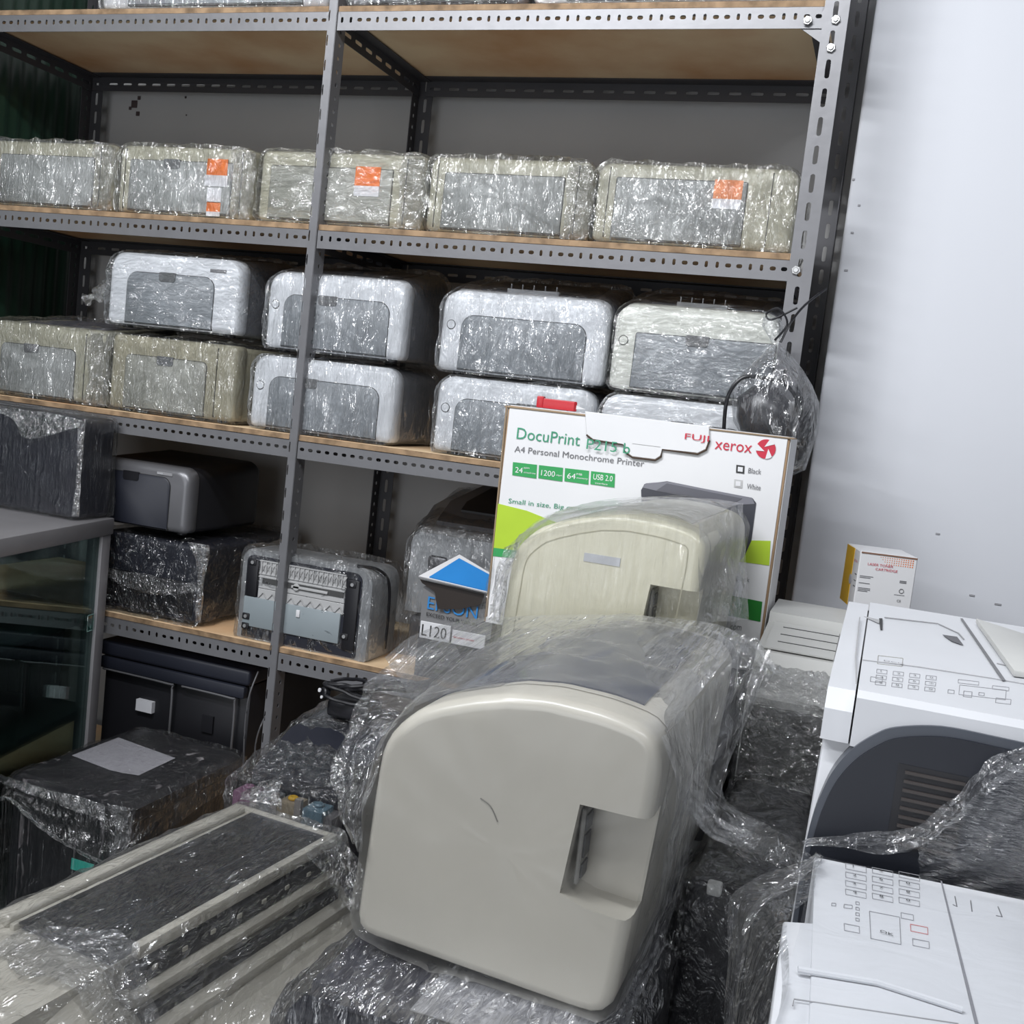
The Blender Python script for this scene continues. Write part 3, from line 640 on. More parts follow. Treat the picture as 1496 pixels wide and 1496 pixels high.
# ------------------------------------------------------------------ white carton for a compact printer
FY = -.28
P0 = aY(742, 592, FY); P1 = aY(1155, 640, FY); xL, xR, zT = P0.x, P1.x, (P0.z+P1.z)/2
t = thing('printer_carton', 'white carton with green bands and red brand lettering, standing upright', 'box', ((xL+xR)/2, FY, -.2135))
oc = Vector(t.location)
zt = zT-oc.z; hw = (xR-xL)/2
car = mk('carton', B(-hw, hw, 0, .125, 0, zt, bev=.002, seg=2), CARD, t)
mk('front_sheet', B(-hw+.004, hw-.004, -.0012, .004, .0, zt-.002, bev=.0005, seg=1), CARDW, t)
mk('side_sheet', B(hw-.003, hw+.0012, .003, .122, .0, zt-.002), CARDW, t)
mk('top_sheet', B(-hw+.004, hw-.004, .003, .122, zt-.003, zt+.0012), CARDW, t)
def F(px, py, dy=0): p = aY(px, py, FY); return Vector((p.x-oc.x, -.0015-dy, p.z-oc.z))
def decal(name, pts, m_, dy=0, parent=car, th=.0006):
    b = nb(); prism(b, [F(x, y, dy) for x, y in pts], (0, -th, 0)); return mk(name, b, m_, parent)
decal('lime_band', [(726, 735), (770, 746), (815, 764), (850, 790), (850, 815), (721, 800)], LIME)
decal('lime_band', [(1080, 789), (1126, 790), (1124, 826), (1078, 820)], LIME)
decal('green_band', [(721, 800), (850, 815), (850, 826), (719, 812)], GREEN)
decal('dark_green_band', [(1060, 868), (1114, 879), (1111, 908), (1058, 898)], DGREEN)
pic = decal('printer_picture', [(937, 716), (942, 707), (975, 703), (1100, 728), (1105, 735), (1098, 790), (1088, 812), (1070, 830), (940, 800)], mat('picture_dark', (.05, .052, .065), .4), .0003)
decal('picture_highlight', [(939, 712), (944, 706), (975, 703.5), (1099, 727), (1103, 736), (1070, 738), (960, 717)], mat('picture_grey', (.20, .20, .23), .4), .0010, pic)
decal('picture_lid', [(960, 716), (975, 706), (1085, 728), (1068, 737)], mat('picture_mid', (.11, .11, .13), .4), .0017, pic)
def ftext(s, px0, py0, px1, m_, h=None, dy=.0009, parent=car, slope=None):
    """px0,py0 = lower left; px1 = right end"""
    a = F(px0, py0, dy); b = F(px1, py0+(px1-px0)*.116, dy); me = text(s, (b-a).length, h); R = (b-a).normalized()
    U = Vector((0, 0, 1))
    for v in me.vertices: v.co = a+R*v.co.x+U*v.co.y
    me.materials.append(m_); o = bpy.data.objects.new('lettering', me); S.collection.objects.link(o); o.parent = parent
K = .00115
ftext('DocuPrint', 755, 641, 847, INKGREEN, .0195)
ftext('P215 b', 858, 656, 921, INKGREEN, .0175, .0058)
ftext('A4 Personal Monochrome Printer', 752, 660, 941, INKGREY, .0105)
ftext('Small in size, Big on features', 743, 737, 885, INKGREEN, .011)
ftext('FUJI', 1001, 644, 1036, INKRED, .0125, .0062)
ftext('xerox', 1044, 656, 1098, INKRED, .0125)
ftext('Black', 1093, 691, 1112, INKGREY, .0085); ftext('White', 1091, 714, 1111, INKGREY, .0085)
ftext('Black', 1075, 848, 1095, INKGREY, .0075); ftext('.com', 1065, 919, 1083, INKGREY, .0075)
for x, a, b2, c in ((750, '24', 'ppm', 'monochrome'), (788, '1200', 'dpi', ''), (826, '64', 'MB', 'memory'), (864, 'USB 2.0', '', 'interface')):
    y = 675+(x-750)*.116; g = decal('green_tag', [(x, y), (x+35, y+4), (x+34, y+24), (x-1, y+19)], GREEN, .0002)
    wd = {'24': 11, '1200': 20, '64': 12, 'USB 2.0': 28}[a]
    ftext(a, x+3, y+(15 if c != 'interface' else 12), x+3+wd, INKW, .0095, .0012, g)
    if b2: ftext(b2, x+5+wd, y+10+(6 if not c else 0), x+5+wd+8, INKW, .0032, .0012, g)
    if c: ftext(c, x+(5+wd if c != 'interface' else 6), y+(16 if c != 'interface' else 18.5), x+(33 if c != 'interface' else 24), INKW, .0030, .0012, g)
# option squares and emblem
for x, y, m1, m2 in ((1076, 679, INKK, LABELW), (1073, 700, mat('pale_outline', (.5, .5, .5), .5), LABELW)):
    o = decal('option_square', [(x, y), (x+12, y+1.5), (x+11.5, y+13), (x-.5, y+11.5)], m1, .0002)
    decal('square_fill', [(x+2.5, y+2.7), (x+9.7, y+3.6), (x+9.2, y+10.4), (x+2, y+9.5)], m2, .0010, o)
c = F(1119, 656, .0004)
b = nb(); cyl(b, c, (0, -1, 0), .0155, .0006, 32); em = mk('emblem', b, INKRED, car)
b = nb()
for a0 in (35, 155, 275):
    p = [c+Vector((math.cos(math.radians(a0+k*8))*.0158, -.0010, math.sin(math.radians(a0+k*8))*.0158)) for k in range(6)]
    p += [c+Vector((math.cos(math.radians(a0+95))*.004, -.0010, math.sin(math.radians(a0+95))*.004))]
    prism(b, p, (0, -.0003, 0))
mk('emblem_stripe', b, CARDW, em)
# flap folded over the front
fo = [(856, 601), (1037, 623), (1037, 642), (1032, 656), (1020, 662), (968, 655), (966, 666), (958, 671), (925, 667), (914, 659), (912, 648), (868, 642), (858, 634)]
b = nb(); prism(b, [F(x, y, .001) for x, y in fo], (0, -.0035, 0), bev=.0008, seg=1); fl = mk('folded_flap', b, CARDW, t)
b = nb(); tube(b, [F(x, y+1.3, .0028) for x, y in fo[2:]], .0019, 6); mk('flap_edge', b, mat('torn_card_edge', (.07, .045, .03), .8), fl)
b = nb(); tube(b, [F(x, y, .0048) for x, y in ((925, 648), (966, 653))], .0004, 5); mk('flap_crease', b, mat('crease_grey', (.4, .4, .4), .6), fl)
b = nb(); tube(b, [F(x, y, .0) for x, y in ((738, 594), (900, 612), (1160, 641))], .0016, 6); mk('worn_edge', b, mat('worn_card_edge', (.30, .22, .14), .8), t)
b = nb(); tube(b, [F(x, y, .0) for x, y in ((741, 592), (711, 900))], .0018, 6); mk('worn_edge', b, MATS['worn_card_edge'], t)

# red cutter knife on the carton
zt_w = oc.z+zt+.0012
c0 = at(790, 589, 2, zt_w+.006); c0 = aY(790, 589, -.225)
t = thing('cutter_knife', 'red cutter knife lying on the white carton', 'knife', (.672, -.262, zt_w+.001), math.radians(4))
b = nb(); prism(b, [(-.034, -.007, 0), (.030, -.005, 0), (.034, 0, 0), (.030, .006, 0), (-.034, .007, 0)], (0, 0, .017), bev=.002); mk('handle', b, RED, t)
b = nb(); box(b, -.036, -.024, -.008, .008, 0, .020, bev=.002); mk('cap', b, RED, t)
b = nb(); prism(b, [(.030, -.001, .004), (.050, -.001, .006), (.030, -.001, .012)], (0, .001, 0)); mk('blade', b, ZINC, t)

# hanging bag with black contents
BC = aY(1118, 605, -.075)
t = thing('hanging_bag', 'clear plastic bag of black parts tied to the right rack post', 'bag', (BC.x, -.075, BC.z))
def blob(prof, ny=26, yr=.8, amp=.006, seed=0, freq=30):
    """prof: (z, centre x, half width); turned into a lumpy closed body"""
    b = nb(); rings = []
    for z, cx, r in prof:
        rings.append([Vector((cx+r*math.cos(k*2*math.pi/ny), r*yr*math.sin(k*2*math.pi/ny), z)) for k in range(ny)])
    loft(b, rings)
    for v in b.verts:
        q = v.co*freq+Vector((seed, seed, 0)); v.co += Vector((noise.noise(q), noise.noise(q+Vector((7, 0, 0))), .5*noise.noise(q+Vector((0, 7, 0)))))*amp
    return b
mk('bag_film', blob([(-.105, .045, .012), (-.09, .045, .035), (-.06, .035, .055), (-.02, .02, .072), (.03, .012, .074), (.06, .012, .062), (.085, .01, .045), (.11, .006, .022), (.125, .0, .007), (.135, -.002, .012), (.155, -.006, .022), (.17, -.01, .02)], 36, .75, .009, 3, 26), W_BAG, t, 60)
mk('black_part', blob([(-.06, .012, .02), (-.045, .012, .045), (-.01, .005, .056), (.025, -.002, .050), (.045, -.004, .03), (.05, -.004, .01)], 30, .7, .008, 5, 20), mat('dark_rubber', (.035, .035, .04), .3), t)
b = nb(); tube(b, spline([(-.065, -.02, -.05), (-.066, -.03, .02), (-.045, -.03, .058), (-.01, -.02, .062), (.03, -.01, .055), (.055, 0, .02), (.058, 0, -.04)], 6), .0035, 8); mk('cable', b, BLACK, t)
b = nb(); tube(b, spline([(.01, -.005, .128), (.022, .005, .165), (.04, .03, .20), (.07, .06, .235)], 6), .0022, 6)
tube(b, spline([(.0, -.01, .13), (.018, -.014, .16), (.0, -.014, .185), (-.02, -.012, .175), (-.01, -.012, .165), (.03, -.004, .19)], 6), .002, 6); mk('tie_string', b, BLACK, t)

# ------------------------------------------------------------------ arched beige printers
def arched(label, loc, rz, shell, capm, seed, film, recess=True, d=.43, yellowlabel=False, extra=None):
    t = thing('arched_printer', label, 'printer', loc, rz)
    base = Vector((.94, 0, -.33))
    raw = [(.822, -.302), (.8235, -.310), (.828, -.316), (.835, -.3195), (1.035, -.330), (1.050, -.3295), (1.060, -.325), (1.0655, -.317), (1.068, -.306), (1.0805, -.12), (1.080, -.095), (1.074, -.084), (1.063, -.075), (1.040, -.0705), (1.021, -.068), (.979, -.0665), (.943, -.071), (.912, -.080), (.885, -.090), (.862, -.101), (.845, -.117), (.834, -.132), (.829, -.150), (.826, -.20)]
    pr = [(x-base.x, z-base.z) for x, z in raw]; pr = [tuple(p) for p in resample(pr, 90)]
    ins = offset_profile(pr, -.012); ins2 = offset_profile(pr, -.005); ins3 = offset_profile(pr, -.0015)
    def ring(P, y): return [(p[0], y, p[1]) for p in P]
    b = loft(nb(), [ring(ins, -.0), ring(ins2, .0025), ring(ins3, .007), ring(pr, .014), ring(pr, d-.014), ring(ins2, d-.003), ring(ins, d)])
    body = mk('housing', b, shell, t, 40)
    if recess:
        cut = mk('cut', prism(nb(), [(.078, -.02, .180), (.165, -.02, .1795), (.165, -.02, .108), (.128, -.02, .090), (.092, -.02, .093), (.070, -.02, .100)], (0, .062, 0)), None, t)
        md = body.modifiers.new('recess', 'BOOLEAN'); md.object = cut; md.operation = 'DIFFERENCE'; md.solver = 'EXACT'
        dg = bpy.context.evaluated_depsgraph_get(); me = bpy.data.meshes.new_from_object(body.evaluated_get(dg))
        body.modifiers.clear(); body.data = me; bpy.data.objects.remove(cut)
        me.set_sharp_from_angle(angle=math.radians(40)); wn = body.modifiers.new('face_weighted', 'WEIGHTED_NORMAL'); wn.keep_sharp = True; wn.weight = 100
        b = nb(); box(b, .0775, .0815, .012, .040, .105, .172, bev=.001, seg=1); rc = mk('port_strip', b, mat('recess_grey', (.20, .195, .18), .5), t)
        for z0, z1 in ((.110, .122), (.128, .148), (.152, .166)): mk('port', B(.0805, .083, .016, .034, z0, z1), DPUT, rc)
    # smoked top panel between the side rails and a seam where the end cap joins
    def topz(x):
        P = sorted((p for p in pr if p[1] > .12), key=lambda p: p[0])
        for a, c in zip(P, P[1:]):
            if a[0] <= x <= c[0]: return a[1]+(c[1]-a[1])*(x-a[0])/max(c[0]-a[0], 1e-6)
        return P[-1][1]
    xs = [-.085+.195*i/24 for i in range(25)]
    b = nb(); loft(b, [[(x, y, topz(x)+.0016) for x in xs]+[(x, y, topz(x)-.004) for x in reversed(xs)] for y in (.060, .13, .25, d-.03)]); mk('top_panel', b, capm, t)
    sm = nb(); pp = offset_profile(pr, .0004); loft(sm, [ring(pp, .046), ring(pp, .0475)], cap=False); mk('cap_seam', sm, mat('seam_tan', (.25, .23, .19), .6), t)
    mk('foot', B(-.09, -.06, .03, .06, -.001, .02), BLACK, t); mk('foot', B(.08, .10, .03, .06, -.001, .01), BLACK, t)
    mk('foot', B(-.09, -.06, d-.06, d-.03, -.001, .02), BLACK, t); mk('foot', B(.08, .10, d-.06, d-.03, -.001, .01), BLACK, t)
    def bl(q, k):
        k = max(0., min(1., k)); x = q.x
        if x < -.05 and q.z > .10: x -= .045*k**.6*(.3+.7*math.sin(k*3))
        if x > .10 and q.z < .16: x += .010*math.sin(k*8)*k
        return Vector((x, q.y, q.z))
    mk('plastic_wrap', wrap(pr, .0, d, .0035, .0045, seed, n=110, m=34, freq=13, bulge=bl), film, t, 60)
    return t, pr
ce, prf = arched('large putty beige printer in stretch film, front centre of the pile', (.94, -1.19, -.33), 0, PUTTY, SMOKE, 51, W_SM)
# the cream one behind: same make, older and yellower
cr, _ = arched('smaller looking cream yellow printer in film, before the white carton', (.882, -.713, -.2115), 0, CREAM, mat('cream_top_panel', (.50, .49, .42), .4), 57, W_VS, d=.40)
b = nb(); _q = offset_profile(prf, -.020); _q2 = offset_profile(prf, -.0212)
loft(b, [[(x, -.0006, z) for x, z in _q], [(x, -.0006, z) for x, z in _q2]], cap=False); mk('face_seam', b, mat('seam_olive', (.50, .47, .35), .6), cr)
b = nb(); tube(b, spline([(-.010, -.0004, .165), (.000, -.0004, .160), (.008, -.0004, .148)], 5), .0005, 5); mk('scratch', b, mat('scratch_grey', (.22, .21, .19), .6), ce)
b = nb(); p2 = [(-.092, .0), (.115, .0), (.118, .205), (.10, .228), (.04, .230), (-.02, .222), (-.07, .195), (-.092, .15)]
def cl(p, q): return Vector(p)-Vector(q)
mk('label_sticker', B(-.012, .036, -.0009, .0006, .196, .207), mat('silver_label', (.56, .57, .60), .3), cr)

# loose film around the two arched printers (children: they cling to them)
def W(pt, o): return Vector(pt)-Vector(o.location)
def film(parent, A, Bp, name='loose_film', m_=None, **k):
    A = [W(aY(x, y, Y), parent) for x, y, Y in A]; Bp = [W(aY(x, y, Y), parent) for x, y, Y in Bp]
    return mk(name, sheet(A, Bp, **k), m_ or W_LO, parent, 60)
film(ce, [(1080, 925, -.82), (1035, 1010, -.90), (1000, 1100, -.98), (1000, 1185, -1.02), (1060, 1235, -1.0), (1168, 1262, -1.145)],
     [(1128, 950, -.84), (1105, 1030, -.86), (1062, 1110, -.90), (1062, 1165, -.92), (1120, 1205, -.98), (1175, 1232, -1.145)], nu=70, nv=26, amp=.008, seed=1, freq=16, m_=W_BAG)
film(ce, [(1095, 930, -.80), (1118, 950, -.82), (1128, 975, -.83), (1118, 1000, -.84)], [(1060, 930, -.80), (1080, 960, -.82), (1090, 990, -.83), (1095, 1010, -.85)], nu=40, nv=12, amp=.010, seed=2, freq=40)
film(ce, [(1000, 1180, -1.02), (1040, 1222, -1.03), (1100, 1245, -1.03), (1150, 1270, -1.145), (1170, 1280, -1.14)], [(1005, 1150, -1.02), (1055, 1195, -1.02), (1110, 1215, -1.02), (1160, 1235, -1.145), (1180, 1250, -1.14)], nu=60, nv=12, amp=.008, seed=3, freq=34)
film(ce, [(650, 925, -.86), (560, 975, -.98), (515, 1045, -1.10), (494, 1115, -1.14), (498, 1170, -1.17), (520, 1215, -1.18)],
     [(700, 985, -.95), (620, 1020, -1.05), (575, 1060, -1.15), (556, 1095, -1.17), (540, 1150, -1.185), (530, 1250, -1.19)], nu=80, nv=26, amp=.009, seed=4, freq=26)
film(ce, [(560, 960, -.90), (610, 925, -.85), (700, 903, -.80), (900, 898, -.76), (1040, 910, -.76), (1085, 930, -.77)],
     [(610, 1030, -1.14), (660, 1012, -1.14), (740, 1005, -1.15), (860, 1020, -1.15), (930, 1040, -1.15), (975, 1070, -1.15)], nu=90, nv=34, amp=.0035, seed=5, freq=20, m_=wrapmat('film_stretched_over_top', (3.2, .3, 1), 15, .12, .6, .22, .9, .18, .014, lean=5, lo=.3))
film(ce, [(965, 1075, -1.19), (985, 1150, -1.18), (975, 1250, -1.18), (940, 1370, -1.18), (893, 1492, -1.19)], [(1050, 985, -.93), (1035, 1100, -.97), (1020, 1200, -1.0), (985, 1330, -1.05), (925, 1470, -1.14)], nu=60, nv=20, amp=.006, seed=6, freq=18, m_=W_BAG)
film(cr, [(1018, 765, -.71), (1020, 830, -.71), (1012, 910, -.71)], [(1085, 735, -.36), (1088, 830, -.40), (1092, 905, -.46)], nu=50, nv=22, amp=.008, seed=7, freq=18, m_=W_LO)
film(cr, [(735, 800, -.72), (722, 850, -.72), (716, 905, -.72)], [(760, 790, -.715), (745, 840, -.72), (735, 910, -.72)], nu=40, nv=8, amp=.005, seed=8, freq=30)
film(cr, [(740, 800, -.70), (800, 752, -.60), (900, 728, -.5), (1030, 728, -.42), (1080, 735, -.36)], [(755, 800, -.718), (820, 765, -.718), (900, 752, -.718), (980, 752, -.718), (1015, 768, -.718)], nu=60, nv=14, amp=.004, seed=9, freq=20, m_=W_BAG)
film(cr, [(725, 800, -.66), (712, 850, -.66), (700, 905, -.66)], [(722, 830, -.70), (716, 870, -.70), (712, 905, -.70)], nu=30, nv=6, amp=.004, seed=10, freq=30)

# ------------------------------------------------------------------ black wrapped printer beneath the putty one
t = thing('wrapped_printer', 'black printer in glossy film underneath the large putty beige printer', 'printer', (.95, -1.27, -.491))
mk('body', B(-.150, .135, .0, .50, .003, .135, bev=.012, seg=3), NAVY, t)
mk('scanner_lid', B(-.135, .125, .02, .48, .136, .156, bev=.004, seg=2), mat('slate_plastic', (.10, .10, .125), .35), t)
mk('instruction_sheet', B(-.04, .105, .02, .40, .1560, .1570), PAPER, t)
mk('plastic_wrap', wrap(rr(-.152, .137, .0, .1575, .022, .022, .01, .01), -.004, .50, .0025, .0035, 61, n=130, m=40, freq=20), wrapmat('film_bright_streaks', (2.4, .6, .45), 13, .05, .6, .28, 1.0, .20, .026, lean=5, patch=(.38, .58), rot=(0, 0, .3)), t, 60)
# dark wrapped printer between the putty printer and the white ones
t = thing('wrapped_printer', 'tall dark machine in crumpled film between putty and bagged white printers', 'printer', (1.135, -1.0, TZ+.001))
mk('body', B(-.045, .055, .0, .36, .002, .385, bev=.01, seg=3), BLACK, t)
mk('grey_latch', B(-.025, -.010, -.002, .012, .376, .389, bev=.003), OFFW, t)
mk('plastic_wrap', wrap(rr(-.045, .055, .002, .387, .01, .01, .01, .01), .0, .36, .005, .007, 63, n=90, m=20, freq=14), W_DK, t, 60)

# ------------------------------------------------------------------ beige slotted printer at right
t = thing('slotted_printer', 'old beige printer with three top slots, left of the white multifunction', 'printer', (1.135, -.50, -.4245))
def HW(px, py, ax, v): return at(px, py, ax, v)-Vector(t.location)
q = [(.0, .02), (.0, .225), (.01, .238), (.045, .262), (.06, .280), (.20, .300), (.205, .316), (.34, .318), (.35, .30), (.35, .0), (.02, 0)]
b = nb(); loft(b, [[(x, y, z) for y, z in q] for x in (-.060, -.056, .056, .060)]); mk('housing', b, OFFW, t)
b = nb(); prism(b, [(-.05, .066, .2835), (.05, .066, .2835), (.05, .195, .3015), (-.05, .195, .3015)], (0, 0, .002)); sp = mk('slotted_panel', b, OFFW, t)
for i in range(3):
    y = .10+i*.036; z = .2835+(y-.066)*.1395+.0021
    mk('slot', B(-.034, .05, y-.0014, y+.0014, z-.003, z+.0006), DPUT, sp)
mk('front_cover', B(-.058, .058, -.004, .004, .02, .215, bev=.003), mat('grey_cover', (.20, .20, .195), .5), t)
b = wrap(rr(-.060, .060, .002, .255, .008, .01, .01, .01), -.004, .05, .004, .009, 65, n=100, m=10, freq=24, capn=16); mk('plastic_wrap', b, wrapmat('film_tight_crinkle', (1, 1, 1.6), 20, .05, .4, .2, 1.0, .17, .02, lean=5), t, 60)

# ------------------------------------------------------------------ white multifunction printer
t = thing('multifunction_printer', 'large white multifunction printer with black curved front and keypad', 'printer', (1.40, -1.10, -.4195))
o = Vector(t.location)
def ML(X, Y, Z): return Vector((X-o.x, Y-o.y, Z-o.z))
# body
pf = [(1.192, -.40), (1.200, -.078), (1.62, -.078), (1.62, -.40)]
b = nb(); prism(b, [ML(x, -1.095, z) for x, z in pf], (0, .40, 0), bev=.004); mk('body', b, WHITE, t)
# black curved front
bk = [(1.196, -.40), (1.1985, -.177), (1.2005, -.152), (1.2045, -.126), (1.212, -.100), (1.2245, -.078), (1.240, -.062), (1.256, -.052), (1.290, -.044), (1.33, -.044), (1.62, -.052), (1.62, -.40)]
_h = [(p.x, p.y) for p in spline([Vector((x, z)) for x, z in bk[1:10]], 5)]; bk = [bk[0]]+_h+bk[10:]
b = nb(); prism(b, [ML(x, -1.1165, z) for x, z in bk], (0, .022, 0)); rim = mk('front_rim', b, mat('slate_rim', (.07, .078, .095), .32), t)
bk2 = [(x+(.004 if x < 1.5 else 0), z-(.0075 if z > -.2 else 0)) for x, z in bk]
b = nb(); prism(b, [ML(x, -1.1195, z) for x, z in bk2], (0, .02, 0), bev=.0015); fp = mk('front_panel', b, mat('black_navy_panel', (.013, .015, .022), .45), t)
vg = nb(); box(vg, 1.262-o.x, 1.316-o.x, -.0200, -.0185, -.150-o.z, -.080-o.z); mk('vent_frame', vg, BLACK, fp)
for i in range(9):
    z = -.086-i*.0075-o.z
    mk('vent_slat', B(1.268-o.x, 1.314-o.x, -.0220, -.0195, z-.0012, z+.0012), mat('vent_brown', (.045, .038, .036), .5), fp)
# scanner unit: left border rail, keypad deck, document feeder
side = [(-1.103, -.077), (-1.103, -.050), (-1.090, -.034), (-1.04, -.030), (-.69, -.016), (-.685, -.06), (-.685, -.0775)]
b = nb(); loft(b, [[ML(X, y, z) for y, z in side] for X in (1.198, 1.200, 1.219, 1.221)]); mk('scanner_rail', b, WHITE, t, 30)
deck = [(-1.112, -.076), (-1.114, -.034), (-1.108, -.0285), (-.98, -.026), (-.69, -.013), (-.685, -.05), (-.685, -.0775)]
b = nb(); loft(b, [[ML(X, y, z) for y, z in deck] for X in (1.2225, 1.2245, 1.66)]); dk = mk('scanner_deck', b, WHITE, t, 30)
def DZ(Y): return -.026+(Y+.98)*.0448 if Y > -.98 else -.0285+(Y+1.108)*.0195
def DP(px, py, up=.0008):
    Z = -.028
    for _ in range(4): p = aZ(px, py, Z); Z = DZ(p.y)
    return p-o+Vector((0, 0, up))
def line(parent, pts, r=.0006, m_=DLINE, name='groove', f=DP):
    b = nb(); tube(b, [f(x, y) for x, y in pts], r, 5); return mk(name, b, m_, parent)
line(dk, [(1256, 903), (1250, 960), (1251, 1000)], .0007, mat('grey_seam', (.42, .42, .43), .6))  # deck groove lines in plain grey
line(dk, [(1292, 903), (1370, 912), (1400, 926), (1408, 935)], .0007, mat('grey_seam2', (.3, .3, .31), .6))
b = nb(); prism(b, [DP(1284, 905), DP(1289, 905), DP(1289, 921), DP(1286, 921)], (0, 0, .0006)); mk('slot', b, DLINE, dk)
b = nb(); prism(b, [DP(1262, 902), DP(1285, 907), DP(1284, 912)], (0, 0, .0006)); mk('slot', b, MATS['grey_seam'], dk)
b = nb(); prism(b, [DP(1377, 929), DP(1398, 932), DP(1407, 944), DP(1390, 938)], (0, 0, .0006)); mk('slot', b, mat('recess_mid', (.12, .12, .13), .6), dk)
b = nb(); prism(b, [DP(1403, 905), DP(1406, 905), DP(1469, 996), DP(1464, 996)], (0, 0, .0006)); mk('groove', b, mat('groove_grey', (.17, .17, .18), .6), dk)
line(dk, [(1260, 965), (1340, 975), (1450, 992), (1496, 1000)], .0005, MATS['grey_seam'])
fd = nb(); prism(fd, [DP(1425, 912, .001), DP(1496, 935, .001), DP(1540, 960, .001), DP(1560, 1000, .001), DP(1480, 990, .001)], (0, 0, .006), bev=.001); fdr = mk('document_feeder', fd, OFFW, t)
for y in (948, 970): line(fdr, [(1456, y), (1500, y+10)], .0006, MATS['grey_seam2'])
def key(parent, px, py, w_, h_, f=DP, sl=.115, sk=-.1, glyph=None, m_=None, gm=None):
    c = [(px, py), (px+w_, py+w_*sl), (px+w_+h_*sk, py+w_*sl+h_), (px+h_*sk, py+h_)]
    b = nb(); pts = [f(x, y, .0003) for x, y in c]
    tube(b, pts+[pts[0]], .00026, 4); k = mk('key', b, m_ or mat('key_outline', (.30, .30, .32), .5), parent)
    if glyph:
        a = f(px+w_*.35, py+h_*.8, .0007); r_ = (f(px+w_, py+h_*.8+w_*sl, .0007)-a).normalized(); u_ = (f(px+w_*.35, py, .0007)-a).normalized()
        put_text('glyph', glyph, a, r_, u_, gm or INKK, k, height=min(.0045, (f(px, py, 0)-f(px, py+h_*.5, 0)).length), pop=.0003)
for i in range(4):
    for j in range(3): key(dk, 1281+i*24-j*1, 978+i*3+j*8.5, 15, 5.5, glyph=['1230', '456*', '789#'][j][i])
key(dk, 1272, 989, 17, 7); key(dk, 1283, 958, 36, 12, m_=mat('key_tan', (.35, .34, .30), .5)); put_text('glyph', 'DCC', DP(1291, 968, .001), (1, 0, 0), (0, 1, 0), INKGREY, dk, height=.006)
for x, y, w_, h_ in ((1402, 1001, 68, 14), (1400, 993, 30, 5), (1450, 1002, 24, 5), (1385, 1008, 9, 5), (1408, 1010, 12, 8), (1455, 1020, 22, 7), (1430, 1012, 8, 4)): key(dk, x, y, w_, h_)
# toner box standing behind on the deck's rear edge
t2 = thing('toner_carton', 'small white toner cartridge box with yellow edge, behind the white printer', 'box', (1.243, -.13, -.1065), math.radians(13))
cz = .100
carton2 = mk('carton', B(-.048, .046, .0, .11, .0, cz, bev=.0015, seg=1), CARDW, t2)
mk('yellow_side', B(-.0488, -.0478, .045, .11, .0, cz-.001), YELLOW, t2)
mk('top_flap_edge', B(-.0465, .0455, -.001, .0005, cz-.003, cz-.0005), mat('brown_edge', (.22, .12, .08), .7), t2)
put_text('lettering', 'LASER TONER', (-.034, -.0004, .078), (1, 0, 0), (0, 0, 1), INKRED, carton2, width=.042, height=.0042)
put_text('lettering', 'CARTRIDGE', (-.020, -.0004, .071), (1, 0, 0), (0, 0, 1), INKRED, carton2, width=.036, height=.0042)
b = nb()
for i in range(16):
    for j in range(4):
        if i > j*1.2: cyl(b, (-.018+i*.0038, -.0002, .094-j*.0036), (0, -1, 0), .0006+.0006*i/16, .0004, 6)
mk('dot_pattern', b, ORANGE, carton2)
b = nb()
for z, l in ((.058, .022), (.0555, .018), (.046, .018), (.0375, .020), (.035, .02), (.0325, .016)): box(b, -.044, -.044+l, -.0006, .0, z, z+.0011)
for z in (.057, .0545): box(b, .022, .033, -.0006, 0, z, z+.0016)
box(b, .016, .033, -.0006, 0, .0335, .0342)
mk('small_print', b, INKGREY, carton2)
b = nb(); tube(b, [(.027+.0036*math.cos(a*math.pi/8), -.0006, .041+.0036*math.sin(a*math.pi/8)) for a in range(17)], .0006, 5); mk('recycle_mark', b, INKGREY, carton2)
put_text('lettering', 'CE', (.022, -.0004, .022), (1, 0, 0), (0, 0, 1), INKK, carton2, height=.004)
put_text('lettering', 'LASER TONER', (-.0484, .040, .078), (0, -1, 0), (0, 0, 1), INKRED, carton2, width=.030, height=.004)
b = nb()
for z in (.058, .047, .0375): box(b, -.0487, -.0479, .006, .020, z, z+.0015)
mk('small_print', b, INKGREY, carton2)
b = nb(); cyl(b, (-.0485, .048, .045), (-1, 0, 0), .009, .0006, 16); mk('round_label', b, mat('grey_label', (.5, .5, .54), .5), carton2)
# support for the toner box
carton('dark grey carton behind the white multifunction printer', 1.215, 1.50, -.56, -.01, TZ, -.108)

# film over the front of the multifunction printer
def filmM(A, Bp, **k): return film(t, A, Bp, **k)
mf = t
film(mf, [(1170, 1228, -1.14), (1230, 1218, -1.14), (1290, 1212, -1.14), (1345, 1200, -1.14), (1390, 1165, -1.14), (1440, 1115, -1.14), (1500, 1085, -1.14)],
     [(1180, 1238, -1.145), (1240, 1238, -1.145), (1300, 1246, -1.145), (1350, 1236, -1.145), (1400, 1196, -1.145), (1450, 1150, -1.145), (1505, 1120, -1.145)], nu=90, nv=12, amp=.005, seed=11, freq=38)
film(mf, [(1340, 1240, -1.135), (1395, 1190, -1.135), (1445, 1140, -1.135), (1505, 1100, -1.135)], [(1345, 1300, -1.135), (1400, 1310, -1.135), (1450, 1320, -1.135), (1505, 1330, -1.135)], nu=50, nv=30, amp=.003, seed=12, freq=20,
     m_=wrapmat('film_fine_horizontal', (.5, 1, 3), 26, .01, .10, .04, .9, .16, .006, lean=2.4))

